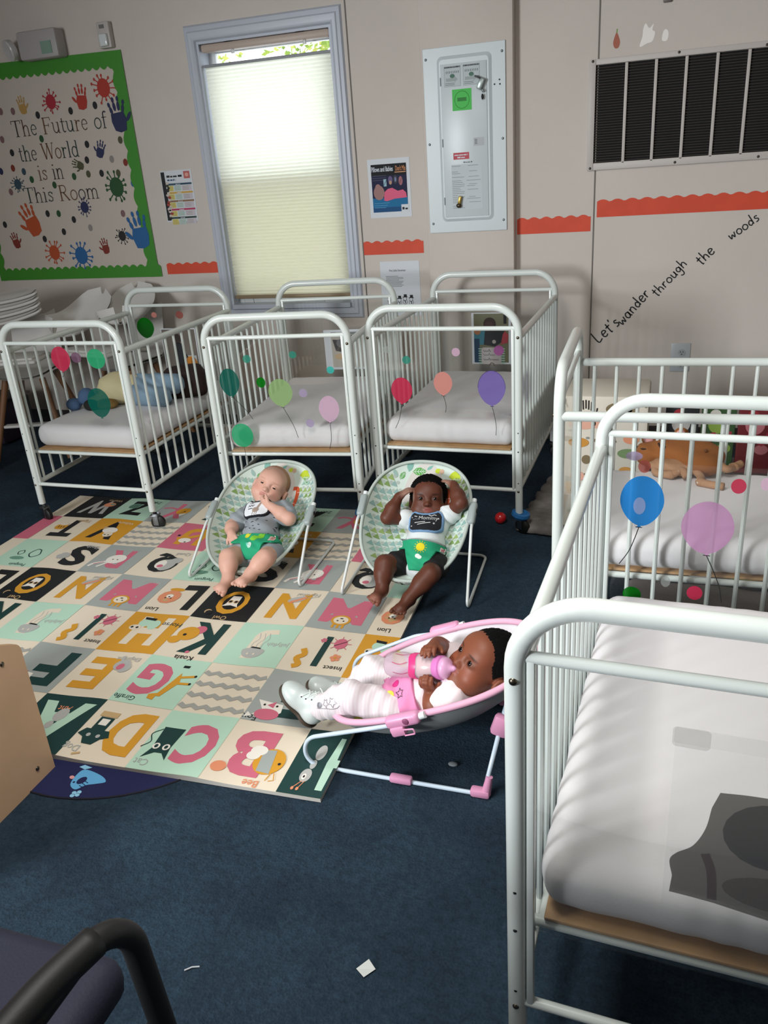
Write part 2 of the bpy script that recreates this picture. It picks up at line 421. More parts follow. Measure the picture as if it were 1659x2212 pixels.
# ------------------------------------------------------------------ common materials
WHITE = mat('#d3dad6', .28, coat=.3, name='white_enamel')
WALL = mat('#cbc2ba', .75, bump=.12, bscale=260, vary=.03, vscale=2.5, name='painted_wallboard')
TRIM = mat('#b6bcc8', .4, name='white_painted_trim')
CARPET = None
CHROME = mat('#8f9296', .3, metal=1)
BLACK = mat('#0c0c0d', .5)
DARKP = mat('#17171b', .45)
SHEET = mat('#dedbdd', .85, bump=.06, bscale=500, name='white_cotton_sheet')
PLY = mat('#b08a5e', .6, vary=.15, vscale=14, name='plywood')
PAPER = mat('#cfd4da', .55)
INK = mat('#15161a', .7)
def carpet():
    m, nt, out = new_nodes('navy_carpet')
    b = nt.nodes.new('ShaderNodeBsdfPrincipled'); b.inputs['Roughness'].default_value = .95; b.inputs['Specular IOR Level'].default_value = .15
    tc = nt.nodes.new('ShaderNodeTexCoord')
    n1 = nt.nodes.new('ShaderNodeTexNoise'); n1.inputs['Scale'].default_value = 170; n1.inputs['Detail'].default_value = 4
    n2 = nt.nodes.new('ShaderNodeTexNoise'); n2.inputs['Scale'].default_value = 5; n2.inputs['Detail'].default_value = 4
    n3 = nt.nodes.new('ShaderNodeTexNoise'); n3.inputs['Scale'].default_value = 55; n3.inputs['Detail'].default_value = 6
    r1 = nt.nodes.new('ShaderNodeValToRGB'); e = r1.color_ramp.elements
    e[0].position = .3; e[0].color = lin('#1b2833'); e[1].position = .75; e[1].color = lin('#304352')
    r2 = nt.nodes.new('ShaderNodeValToRGB'); e = r2.color_ramp.elements
    e[0].position = .35; e[0].color = (.75, .72, .75, 1); e[1].position = .65; e[1].color = (1.1, 1.1, 1.1, 1)
    mx = nt.nodes.new('ShaderNodeMix'); mx.data_type = 'RGBA'; mx.blend_type = 'MULTIPLY'; mx.inputs['Factor'].default_value = 1
    for n in (n1, n2, n3): nt.links.new(tc.outputs['Object'], n.inputs['Vector'])
    ad = nt.nodes.new('ShaderNodeMath'); ad.operation = 'ADD'; nt.links.new(n1.outputs['Fac'], ad.inputs[0]); nt.links.new(n3.outputs['Fac'], ad.inputs[1])
    ml = nt.nodes.new('ShaderNodeMath'); ml.operation = 'MULTIPLY'; ml.inputs[1].default_value = .5; nt.links.new(ad.outputs[0], ml.inputs[0])
    nt.links.new(ml.outputs[0], r1.inputs['Fac']); nt.links.new(n2.outputs['Fac'], r2.inputs['Fac'])
    nt.links.new(r1.outputs['Color'], mx.inputs['A']); nt.links.new(r2.outputs['Color'], mx.inputs['B']); nt.links.new(mx.outputs['Result'], b.inputs['Base Color'])
    bp = nt.nodes.new('ShaderNodeBump'); bp.inputs['Strength'].default_value = .9; bp.inputs['Distance'].default_value = .006
    nt.links.new(ml.outputs[0], bp.inputs['Height']); nt.links.new(bp.outputs['Normal'], b.inputs['Normal']); nt.links.new(b.outputs[0], out.inputs['Surface'])
    return m
CARPET = carpet()

# ------------------------------------------------------------------ the setting
D = 4.37
X0, X1, Y0, H = -4.7, 2.6, -2.4, 2.52
struct(MB().box(((X0+X1)/2, (Y0+D)/2, -.05), (X1-X0+.4, D-Y0+.4, .1), CARPET), 'floor', 0)
struct(MB().box(((X0+X1)/2, (Y0+D)/2, H+.05), (X1-X0+.4, D-Y0+.4, .1), mat('#c9c6c2', .8)), 'ceiling', 0)
wx0, wx1, wz0, wz1 = -2.425, -1.66, .745, 2.13
w = MB()
for x0, x1, z0, z1 in ((X0, wx0, 0, H), (wx1, X1, 0, H), (wx0, wx1, 0, wz0), (wx0, wx1, wz1, H)):
    w.box(((x0+x1)/2, D+.07, (z0+z1)/2), (x1-x0, .14, z1-z0), WALL)
struct(w, 'wall_back', 0)
struct(MB().box((X0-.05, (Y0+D)/2, H/2), (.1, D-Y0+.2, H), WALL), 'wall_left', 0)
struct(MB().box((X1+.05, (Y0+D)/2, H/2), (.1, D-Y0+.2, H), WALL), 'wall_right', 0)
struct(MB().box(((X0+X1)/2, Y0-.05, H/2), (X1-X0+.2, .1, H), WALL), 'wall_front', 0)
struct(MB().box((-.964, D-.03, H/2), (.452, .06, H), WALL, bev=.006), 'wall_pilaster')
SEAM = mat('#6e6862', .7)
for i, x in enumerate((-1.575, -.352, .86)):
    struct(MB().box((x, D-.001, H/2), (.006, .004, H), SEAM), 'trim_%d' % (i+1), 0)
struct(MB().box((X0/2-1.2/2, D-.006, .045), (abs(X0)-1.2, .012, .09), mat('#3a3532', .6)), 'baseboard_left', 0)
struct(MB().box(((X1-.73)/2, D-.006, .045), (X1+.73, .012, .09), mat('#3a3532', .6)), 'baseboard_right', 0)

# window: casing, sashes, glass, insect screen
win = bpy.data.objects.new('window_1', None); COL.objects.link(win); win.location = ((wx0+wx1)/2, D, (wz0+wz1)/2); win['kind'] = 'structure'
cx, cz = win.location.x, win.location.z; hw, hh = (wx1-wx0)/2, (wz1-wz0)/2
m = MB(); cw = .064
prof = [(0, 0), (.006, -.014), (.018, -.02), (.034, -.02), (.04, -.014), (.056, -.012), (cw, 0)]
def casing(m):
    loops = [[(-hw-t, -hh-t), (hw+t, -hh-t), (hw+t, hh+t*1.25), (-hw-t, hh+t*1.25)] for t, _ in prof]
    vs = [(x, prof[k][1], z) for k in range(len(prof)) for x, z in loops[k]]; fs = []
    for k in range(len(prof)-1):
        for i in range(4): j = (i+1) % 4; fs.append((k*4+i, k*4+j, (k+1)*4+j, (k+1)*4+i))
    m.add(vs, fs, TRIM)
casing(m); m.obj('casing', win, 25)
m = MB(); t = .012
m.box((-hw+t/2, .07, 0), (t, .14, 2*hh), TRIM); m.box((hw-t/2, .07, 0), (t, .14, 2*hh), TRIM); m.box((0, .07, hh-t/2), (2*hw-2*t, .14, t), TRIM); m.box((0, .06, -hh+.012), (2*hw-2*t, .16, .024), TRIM)
m.obj('jamb', win, 0)
SASH = mat('#d9dcde', .4)
def sash(nm, y, z0, z1):
    m = MB(); w_ = .04
    for x in (-hw+.03, hw-.03): m.box((x, y, (z0+z1)/2), (w_, .03, z1-z0), SASH, bev=.003)
    for z in (z0+w_/2, z1-w_/2): m.box((0, y, z), (2*hw-.1, .03, w_), SASH, bev=.003)
    o = m.obj(nm, win); MB().box((0, y, (z0+z1)/2), (2*hw-.1, .004, z1-z0-.08), clear_mat('window_glass')).obj('pane', o, 0)
sash('upper_sash', .115, -.02, hh-.012); sash('lower_sash', .08, -hh+.024, .02)
sc, nt, out = new_nodes('insect_screen'); tt = nt.nodes.new('ShaderNodeBsdfTransparent'); tt.inputs['Color'].default_value = (.72, .7, .62, 1); nt.links.new(tt.outputs[0], out.inputs['Surface'])
MB().box((0, .135, -hh/2+.01), (2*hw-.03, .002, hh), sc).obj('insect_screen', win, 0)

# pleated shade hung in the window
bl = thing('window_shade', 'cream pleated cloth shade lowered over the back window, glowing with daylight', 'shade', (cx, D+.03, 2.1))
zc = bl.location.z
CLOTH, nt, out = new_nodes('cream_shade_cloth')
d1 = nt.nodes.new('ShaderNodeBsdfDiffuse'); t1 = nt.nodes.new('ShaderNodeBsdfTranslucent'); mx = nt.nodes.new('ShaderNodeMixShader'); mx.inputs['Fac'].default_value = .62
d1.inputs['Color'].default_value = lin('#e4e0d4'); t1.inputs['Color'].default_value = lin('#f0f0e0')
nt.links.new(d1.outputs[0], mx.inputs[1]); nt.links.new(t1.outputs[0], mx.inputs[2]); nt.links.new(mx.outputs[0], out.inputs['Surface'])
RAIL = mat('#b9a89c', .45)
MB().box((0, 0, 2.098-zc), (2*hw-.03, .04, .04), RAIL, bev=.012).obj('head_rail', bl)
for x in (-.2, .21):
    MB().box((x, -.012, 2.122-zc), (.05, .03, .008), CHROME).obj('bracket', bl, 0); MB().box((x+.02, -.016, 2.07-zc), (.018, .012, .02), mat('#d8d8d8', .3), bev=.003).obj('clip', bl)
MB().box((0, 0, 2.016-zc), (2*hw-.035, .022, .014), mat('#8f9296', .5), bev=.003).obj('top_rail', bl)
m = MB(); nz = 132; zt, zb = 2.01, .818
vs = []; fs = []
for k in range(nz+1):
    z = zt+(zb-zt)*k/nz; y = .0032*(1 if k % 2 else -1)
    vs += [(-hw+.02, y, z-zc), (hw-.02, y, z-zc)]
    if k: fs.append((2*k-2, 2*k-1, 2*k+1, 2*k))
m.add(vs, fs, CLOTH); m.obj('pleated_cloth', bl, 0)
MB().box((0, 0, .808-zc), (2*hw-.035, .026, .02), mat('#8d7a5e', .5), bev=.004).obj('bottom_rail', bl)
for x in (-.25, .2): MB().tube([(x, -.01, .8-zc), (x+.003, -.01, .772-zc)], .0012, INK, 6).obj('cord', bl)

# trees outside
LEAF = [mat('#9fb04a', .7), mat('#7f9a3a', .7), mat('#c0c060', .7)]
for ti, (tx, ty, tr, lb) in enumerate(((-4.75, 7.6, .95, 'leafy yellow-green tree outside, left part of the gap above the shade'), (-2.7, 7.8, .95, 'leafy yellow-green tree outside, right part of the gap above the shade'))):
    t = thing('tree', lb, 'tree', (tx, ty, 0), group='trees outside the window')
    MB().tube([(0, 0, 0), (.05, 0, 1.2), (0, .05, 2.2)], [.12, .09, .06], mat('#4d4034', .9), 8).obj('trunk', t)
    m = MB(); rg = random.Random(ti)
    for k in range(2600):
        v = V((rg.gauss(0, 1), rg.gauss(0, 1), rg.gauss(0, 1))).normalized()*tr*rg.random()**.4; c = V((v.x, v.y*.8, 2.55+v.z*.8)); R = Euler((rg.random()*6, rg.random()*6, rg.random()*6)).to_matrix(); s_ = .035
        m.add([c+R @ V(p)*s_ for p in ((-.5, 0, 0), (0, -1, .1), (.5, 0, 0), (0, 1, .1))], [(0, 1, 2, 3)], LEAF[k % 3])
    m.obj('crown', t, 0)

# ------------------------------------------------------------------ cribs
CW, CL, ZT, ZBAR, ZRAIL, ZLOW, ZP, ZE = .6146, .9562, .940, .858, .822, .1905, .352, .089
ACR = clear_mat('clear_acrylic', (.97, .975, .97), .035, .02)
DEC = {'R': ('#b8324e', .8), 'M': ('#7c5a72', .6), 'G': ('#2fa06e', .75), 'T': ('#0f5c50', .7), 'g': ('#0c6a14', .9), 'P': ('#d08a80', .72), 'p': ('#b06058', .55), 'l': ('#93b478', .62), 't': ('#3f8f7c', .62),
       'c': ('#3fa8a0', .8), 'v': ('#a89ab8', .62), 'k': ('#d8b4cc', .55), 'V': ('#7a68b0', .62), 'a': ('#b8bcb8', .35), 'm': ('#8a4a80', .6), 'B': ('#1f74b8', .9), 'K': ('#c090b8', .62)}
STR = mat('#121416', .7)
def balloon(parent, x, z, rx, rz, sx, sz, code, y, name='balloon_sticker'):
    """a sticker on the acrylic: balloons are pear shaped with a knot and a string, the rest are plain dots"""
    m = MB(); f = Flat(m, plane((0, y, 0), (1, 0, 0), (0, 0, 1), (0, -1, 0)), .0004); col, a = DEC[code]; fm = film(col, a)
    if rx > .03 and code != 'G':
        p = []
        for i in range(40):
            t_ = 2*PI*i/40; q = math.sin(t_); wv = 1-(.18 if q < 0 else 0)*max(0,-q)**1.5
            p.append((x+rx*math.cos(t_)*wv, z+rz*q))
        f.poly(p, fm, 1)
        dx = 0 if not sx else (sx-x)*.08
        f.poly([(x+dx-.007, z-rz-.005), (x+dx+.007, z-rz-.005), (x+dx, z-rz+.004)], film(col, min(1, a+.2)), 2)
        if sx:
            kx, kz = x+dx, z-rz-.004
            f.line([(kx, kz), (kx+(sx-kx)*.3+.004, kz+(sz-kz)*.3), (kx+(sx-kx)*.65+.006, kz+(sz-kz)*.65), (sx, sz)], .0022, STR, 2, smooth=6)
            f.line([(kx-.008, kz+.001), (kx+.008, kz)], .002, STR, 3)
        if code == 'B': f.ell(x-.005, z-.012, .014, .022, film('#9ab0d8', .55), 3)
        if code == 'V': f.line([(x+rx*math.cos(a_/20*PI), z+rz*math.sin(a_/20*PI)) for a_ in range(21)], .0016, film('#4a4068', .8), 2)
    else:
        f.ell(x, z, rx, rz, fm, 1, 28)
        if sx: f.line([(x, z-rz), (sx, sz)], .0018, STR, 2)
    return m.obj(name, parent, 0)
BOLT = mat('#70685c', .3, metal=1)
def make_crib(name, label, loc, rz, near=(), far=(), brake=(), nbars=13, caster_rot=None):
    t = thing(name, label, 'crib', (loc[0], loc[1], 0), rz, 'white metal cribs')
    hw, r = CW/2, .0155
    for end, dec in ((0, near), (1, far)):
        y = end*CL; s = -1 if end == 0 else 1
        m = MB()
        m.tube(fillet([(-hw, y, ZE), (-hw, y, ZT), (hw, y, ZT), (hw, y, ZE)], .1, 10), r, WHITE, 16)
        m.tube([(-hw, y, ZBAR), (hw, y, ZBAR)], .0088, WHITE, 12)
        m.tube([(-hw, y, ZLOW), (hw, y, ZLOW)], .0088, WHITE, 12)
        for q in (-1, 1): m.box((q*(hw-.0215), y, (ZBAR+ZLOW)/2), (.011, .016, ZBAR-ZLOW), WHITE, bev=.002)
        fr = m.obj('end_frame', t)
        for q in (-1, 1):
            for z, rr in ((ZRAIL+.003, .0062), (ZLOW-.002, .0055), (ZP+.01, .0035), (ZP+.09, .003), (ZLOW+.035, .003)):
                MB().ball((q*hw, y+s*(r-.001), z), (rr, rr*.7, rr), BOLT if rr > .005 else DARKP, 10, 6).obj('bolt', fr)
        p = MB().box((0, y, (ZBAR+ZP)/2), (CW-.054, .003, ZBAR-ZP-.012), ACR).obj('end_panel', t, 0)
        for dd in dec: balloon(p, *dd, y-.0022 if end == 0 else y-.0022)
        for q in (-1, 1):
            cst = MB(); ang = (caster_rot or {}).get((end, q), .5)
            cst.tube([(q*hw, y, ZE+.004), (q*hw, y, .06)], .007, CHROME, 10)
            cr_ = Matrix.Rotation(ang, 3, 'Z'); off = cr_ @ V((.018, 0, 0)); wc = V((q*hw, y, .033))+off
            for k in (-1, 1): cst.box(wc+cr_ @ V((-.006, k*.014, .016)), (.026, .003, .056), CHROME, rot=cr_, bev=.001)
            cst.box(V((q*hw, y, .068))+off*.4, (.04, .036, .007), CHROME, rot=cr_, bev=.002)
            co = cst.obj('caster', t)
            wm = MB(); M = Matrix.Translation(wc) @ cr_.to_4x4() @ Matrix.Rotation(PI/2, 4, 'X')
            wm.lathe([(.006, -.012), (.028, -.011), (.033, -.007), (.033, .007), (.028, .011), (.006, .012)], BLACK, 28, M)
            wm.obj('wheel', co)
            if (end, q) in brake:
                bm_ = MB(); bm_.lathe([(.016, .0), (.034, -.006), (.04, .004), (.038, .016), (.028, .02), (.018, .012)], mat('#2468a4', .4), 24, Matrix.Translation((q*hw+.006, y-.004, .076)) @ Matrix.Rotation(.2, 4, 'Y'))
                tag(bm_.obj('brake_ring', co), 'blue plastic brake ring')
    for q in (-1, 1):
        sd = MB(); sd.tube([(q*hw, .006, ZRAIL), (q*hw, CL-.006, ZRAIL)], .0135, WHITE, 14); so = sd.obj("top_rail", t); sd = MB(); sd.tube([(q*hw, .006, ZLOW+.005), (q*hw, CL-.006, ZLOW+.005)], .0115, WHITE, 12)
        sd.obj("bottom_rail", t)
        for k in range(nbars):
            yy = CL*(k+.75)/(nbars+.5)
            MB().tube([(q*hw, yy, ZLOW+.005), (q*hw, yy, ZRAIL)], .0062, WHITE, 8, cap=False).obj('bar', so)
    m = MB(); m.box((0, CL/2, ZP+.006), (CW-.075, CL-.045, .008), PLY, bev=.003); m.obj('mattress_board', t)
    m = MB()
    for y in (.03, CL-.03): m.tube([(-hw+.01, y, ZP-.008), (hw-.01, y, ZP-.008)], .0095, WHITE, 10)
    for q in (-1, 1): m.tube([(q*(hw-.035), .03, ZP-.008), (q*(hw-.035), CL-.03, ZP-.008)], .0095, WHITE, 10)
    m.obj('support_frame', t)
    return t
def rounded_slab(sx, sy, sz, amp, seed):
    s = SDF((-sx/2-.03, -sy/2-.03, -.03), (sx/2+.03, sy/2+.03, sz+.03), .0085)
    s.rbox((0, 0, sz/2), (sx/2, sy/2, sz/2), sz*.42)
    def wr(X, Y, Z):
        e = np.clip((np.abs(X)-sx/2+.06)/.06, 0, 1); e2 = np.clip((np.abs(Y)-sy/2+.06)/.06, 0, 1)
        return -.004*np.cos(X/sx*PI)*np.cos(Y/sy*PI)*(Z > sz*.5)+amp*e*np.sin(Y*95+seed+3*np.sin(Y*17))+amp*.7*e2*np.sin(X*80+seed+2*np.sin(X*23))+0*Z
    s.warp(wr); return s
def mattress(label, loc, rz, seed, sx=CW-.05, sy=CL-.06, sz=.105):
    o = rounded_slab(sx, sy, sz, .0016, seed).obj('crib_mattress', SHEET)
    c, n = math.cos(rz), math.sin(rz); yy = CL/2
    o.location = (loc[0]-n*yy, loc[1]+c*yy, ZP+.0105); o.rotation_euler = (0, 0, rz)
    return tag(o, label, 'mattress', 'crib mattresses in white sheets')
CR = {'A': ((-2.4636, 2.8793), .0045), 'B': ((-1.4908, 2.9889), .1075), 'C': ((-.8262, 3.1223), -.0198), 'E': ((.1497, .8957), -.0437), 'D': ((-.2486, 2.4145+.0), -1.55305)}
make_crib('crib', 'white metal crib at far left, in front of the stacked white chair trays', *CR['A'], near=[(-0.008, 0.79, 0.049, 0.054, -0.02, 0.71, 'R'), (0.074, 0.796, 0.026, 0.023, 0, 0, 'M'), (0.175, 0.791, 0.045, 0.043, 0, 0, 'G'), (0.143, 0.596, 0.058, 0.066, 0, 0, 'T')],
    far=[(-0.213, 0.739, 0.054, 0.056, 0.0, 0.0, 'g'), (-0.145, 0.808, 0.017, 0.015, 0, 0, 'P'), (0.013, 0.806, 0.023, 0.02, 0, 0, 'p')], caster_rot={(0, 1): .15, (0, -1): -.3})
make_crib('crib', 'white metal crib with green balloon stickers, standing below the window, middle of the back row', *CR['B'], near=[(-0.221, 0.672, 0.044, 0.06, -0.138, 0.511, 'T'), (-0.081, 0.67, 0.02, 0.022, 0.0, 0.0, 'g'), (-0.001, 0.625, 0.053, 0.059, 0.055, 0.428, 'l'), (-0.13, 0.77, 0.018, 0.017, 0.0, 0.0, 't'), (0.071, 0.783, 0.016, 0.015, 0.0, 0.0, 't'), (0.225, 0.717, 0.016, 0.015, 0.0, 0.0, 'c'), (0.098, 0.622, 0.018, 0.018, 0.0, 0.0, 'v'), (0.114, 0.492, 0.018, 0.018, 0.0, 0.0, 'v'), (0.203, 0.553, 0.044, 0.056, 0.189, 0.377, 'k'), (-0.197, 0.439, 0.049, 0.053, -.19, 0.3, 'G')],
    brake=((0, 1),), caster_rot={(0, 1): .3})
make_crib('crib', 'white metal crib with red, peach and purple balloon stickers, below the electric panel', *CR['C'], near=[(-0.178, 0.605, 0.046, 0.055, -0.216, 0.44, 'R'), (-0.0, 0.638, 0.039, 0.048, 0.006, 0.517, 'P'), (0.2, 0.622, 0.056, 0.071, 0.215, 0.426, 'V'), (-0.15, 0.733, 0.018, 0.017, 0.0, 0.0, 't'), (0.058, 0.766, 0.017, 0.017, 0.0, 0.0, 'k'), (-0.233, 0.775, 0.016, 0.015, 0.0, 0.0, 'a'), (0.231, 0.773, 0.02, 0.02, 0.0, 0.0, 'm')],
    brake=((0, 1),), caster_rot={(0, 1): -.5})
make_crib('crib', 'white metal crib standing lengthwise under the wall lettering, holding a brown plush', *CR['D'])
make_crib('crib', 'white metal crib nearest the camera at right, with a taped clear sleeve on its end', *CR['E'], far=[(-0.21, 0.694, 0.05, 0.064, -0.255, 0.523, 'B'), (-0.061, 0.638, 0.058, 0.067, -0.014, 0.446, 'K'), (-0.209, 0.782, 0.014, 0.016, 0.0, 0.0, 'p'), (-0.004, 0.747, 0.016, 0.018, 0.0, 0.0, 'R'), (-0.233, 0.806, 0.019, 0.011, 0.0, 0.0, 'v'), (-0.221, 0.442, 0.022, 0.021, 0.0, 0.0, 'g'), (-0.076, 0.464, 0.018, 0.019, 0.0, 0.0, 'R'), (0.051, 0.756, 0.011, 0.015, 0.0, 0.0, 'k'), (-0.144, 0.487, 0.011, 0.015, 0.0, 0.0, 'a')])
for k, lb in (('A', 'white sheeted mattress in the far left crib, under the yellow and blue doll'), ('B', 'bare white sheeted mattress in the crib below the window'), ('C', 'bare white sheeted mattress in the crib below the electric panel'),
              ('D', 'white sheeted mattress under the brown plush toy'), ('E', 'large white sheeted mattress in the nearest crib at lower right')):
    mattress(lb, *CR[k], seed=ord(k))
# ------------------------------------------------------------------ bulletin board
bd = thing('bulletin_board', 'bulletin board with green scalloped border and painted handprints, at upper left', 'bulletin board', (-3.48, D-.0008, 1.55))
bx, bz = -3.48, 1.55
def on_board(name, draw, parent=bd, off=.004):
    m = MB(); draw(Flat(m, plane((-bx, -off, -bz), (1, 0, 0), (0, 0, 1), (0, -1, 0)), .0004)); return m.obj(name, parent, 0)
MB().box((0, -.002, 0), (1.14, .004, 1.14), mat('#c4bab0', .8)).obj('backing_paper', bd, 0)
GREEN = mat('#37861e', .6)
def scallop(x0, z0, x1, z1, width, side, n, name):
    """straight outer edge x0,z0 -> x1,z1; scallops bulge to the given side"""
    dx, dz = x1-x0, z1-z0; L = math.hypot(dx, dz); ux, uz = dx/L, dz/L; nx, nz = -uz*side, ux*side; pts = [(x0, z0), (x1, z1)]
    for i in range(n*6, -1, -1):
        t = i/(n*6); w_ = width-.016+.016*abs(math.sin(t*n*PI)); pts.append((x0+dx*t+nx*w_, z0+dz*t+nz*w_))
    return pts
for nm, a in (('border_strip', (-4.075, 2.165, -2.888, 2.143, .087, -1, 24)), ('border_strip', (-4.075, .952, -2.868, .944, .075, 1, 22)), ('border_strip', (-2.888, 2.143, -2.886, .944, .082, -1, 12)), ('border_strip', (-4.075, .95, -4.075, 2.16, .062, -1, 14))):
    on_board(nm, lambda f, a=a: f.poly(scallop(*a, nm), GREEN, 1), off=.0055 if a[0] == a[2] or abs(a[0]-a[2]) < .01 else .005)
LCOL = [mat('#3a3230', .7), mat('#5a3f38', .7), mat('#2c3a34', .7), mat('#6a4a34', .7), mat('#2a2c34', .7)]
for body, x0, x1, z, cs in (('The Future of', -3.727, -3.052, 1.771, [0, 1, 2, 4, 3, 1, 0, 2, 3, 1, 0, 2, 4]), ('the World', -3.716, -3.283, 1.637, [4, 2, 0, 0, 3, 3, 2, 4, 2]), ('is in', -3.609, -3.421, 1.526, [3, 3, 0, 0, 0]), ('This Room', -3.745, -3.202, 1.404, [2, 0, 0, 2, 0, 3, 3, 0, 0])):
    kx = (x1-x0)/sum(SERIF[c][0] for c in body); i0 = 0
    for wd_ in body.split(' '):
        xo = x0+kx*sum(SERIF[c][0] for c in body[:i0]); on_board('word', lambda f: f.serif(wd_, xo, z, .122, [LCOL[c] for c in cs[i0:i0+len(wd_)]], 2, kx*sum(SERIF[c][0] for c in wd_))); i0 += len(wd_)+1
PCOL = {'t': '#b08a4a', 'r': '#a83226', 'n': '#20264f', 'o': '#4a4a30', 'f': '#b04a22', 'd': '#7a2a1e', 'b': '#1f5c94', 'c': '#a02030', 'g': '#1f4a26', 's': '#2c4654', 'k': '#1a1a1c', 'm': '#7a5a5c', 'w': '#8a8480'}
def hand_print(f, x, z, h, m, rot=0, mirror=1):
    g = f.at(x, z, h*mirror, h, rot)
    g.poly([(-.2, -.48), (.02, -.52), (.2, -.45), (.27, -.2), (.25, .02), (-.2, .04), (-.27, -.18)], m, 2)
    for fx, fy, a, l in ((-.2, .12, .22, .17), (-.06, .2, .07, .21), (.08, .2, -.06, .2), (.21, .11, -.2, .16)):
        g.ell(fx-math.sin(a)*.03, fy, .05, l*.62, m, 3, 14, a); g.ell(fx-math.sin(a)*.25, fy+l*.95, .045, .075, m, 3, 12, a)
    g.ell(-.36, -.12, .055, .15, m, 3, 14, .7)
for (x, z, h, c), rot, mr in zip([(-3.615, 1.936, 0.1, 't'), (-3.198, 1.943, 0.135, 'r'), (-2.975, 1.836, 0.185, 'n'), (-3.134, 1.667, 0.1, 'n'), (-3.313, 1.594, 0.085, 'o'), (-3.74, 1.312, 0.2, 'f'), (-3.888, 1.195, 0.1, 'd'), (-3.234, 1.136, 0.095, 'd'), (-2.973, 1.22, 0.215, 'b')],
                                 (.1, -.05, .05, -.4, 1.2, .35, .2, .15, .12), (-1, 1, -1, 1, 1, 1, -1, 1, 1)):
    on_board('handprint', lambda f: hand_print(f, x, z, h, mat(PCOL[c], .7), rot, mr), off=.0066 if x > -3.0 else .004)
for i, (x, z, r, c) in enumerate([(-3.41, 1.933, 0.034, 'c'), (-3.04, 1.971, 0.042, 'r'), (-3.074, 1.457, 0.047, 'g'), (-3.772, 1.514, 0.026, 's'), (-3.324, 1.359, 0.028, 'n'), (-3.613, 1.109, 0.038, 'f'), (-3.418, 1.085, 0.045, 'b'), (-3.098, 1.186, 0.025, 'k')]):
    def splat(f):
        rg = random.Random(i*7+1); m = mat(PCOL[c], .7); f.ell(x, z, r, r*1.15, m, 2)
        for k in range(13):
            a = 2*PI*k/13+rg.uniform(-.15, .15); l = r*rg.uniform(1.35, 1.95)
            f.line([(x+r*.8*math.cos(a), z+r*.9*math.sin(a)), (x+l*math.cos(a), z+l*math.sin(a))], r*.14, m, 3); f.ell(x+l*math.cos(a), z+l*math.sin(a), r*.15, r*.2, m, 4, 10)
    on_board('paint_splat', splat)
for x, z, c in [(-3.775, 1.913, 'm'), (-3.688, 1.907, 'm'), (-3.519, 1.873, 'k'), (-3.287, 1.876, 'k'), (-3.117, 1.89, 'k'), (-3.811, 1.765, 'm'), (-3.528, 1.748, 'g'), (-3.221, 1.696, 'k'), (-2.992, 1.702, 'o'), (-3.762, 1.689, 'k'), (-3.242, 1.614, 'k'), (-3.072, 1.607, 'w'), (-2.984, 1.584, 'd'), (-3.781, 1.605, 'd'), (-3.707, 1.581, 's'), (-3.874, 1.593, 'n'), (-3.354, 1.532, 'g'), (-3.251, 1.539, 'o'), (-3.159, 1.537, 'k'), (-3.045, 1.531, 'o'), (-3.662, 1.534, 'g'), (-3.506, 1.494, 'g'), (-2.958, 1.471, 'b'), (-3.837, 1.474, 'm'), (-3.601, 1.337, 'k'), (-3.52, 1.333, 'g'), (-3.064, 1.311, 'm'), (-3.419, 1.294, 'k'), (-3.941, 1.289, 'k'), (-3.312, 1.242, 'w'), (-3.51, 1.228, 'k'), (-3.664, 1.192, 'k')]:
    on_board('thumbprint', lambda f: f.ell(x, z, .0155, .02, mat(PCOL[c], .7), 2, 14))

# things fixed on the wall
def sheet(name, label, cat, x0, z0, x1, z1, draw, y=D, base=PAPER, group=None, tilt=0, gap=.002):
    m = MB(); w_, h_ = x1-x0, z1-z0
    m.box((0, -gap/2, 0), (w_, gap, h_), base)
    f = Flat(m, plane((-w_/2, -gap, -h_/2), (1, 0, 0), (0, 0, 1), (0, -1, 0)), .0003); draw(f, w_, h_)
    o = m.obj(name, None, 0); o.location = ((x0+x1)/2, y, (z0+z1)/2); o.rotation_euler = (0, tilt, 0); return tag(o, label, cat, group)
RED = mat('#d0482c', .65, vary=.06, vscale=12)
def strip(label, x0, x1, z0, z1, n, y=D, dz=0):
    m = MB(); w_, h_ = x1-x0, z1-z0
    pts = [(0, 0), (w_, 0)]+[(w_*i/(n*6), h_-.013+.013*abs(math.sin((i/6+.1)*PI))) for i in range(n*6, -1, -1)]
    Flat(m, plane((-w_/2, -.001, 0), (1, 0, 0), (0, 0, 1), (0, -1, 0))).poly(pts, RED, 1)
    o = m.obj('border_strip_paper', None, 0); o.location = ((x0+x1)/2, y, z0); return tag(o, label, 'wall border', 'red scalloped border strips')
strip('red scalloped paper strip between the green-bordered board and the window', -2.83, -2.475, .955, 1.02, 6)
strip('red scalloped paper strip under the dark blue pillow poster', -1.573, -1.232, 1.02, 1.092, 6)
strip('short red scalloped paper strip right of the electric panel', -.732, -.366, 1.092, 1.172, 6)
strip('long red scalloped paper strip under the louvred air vent', -.338, .62, 1.156, 1.238, 14)
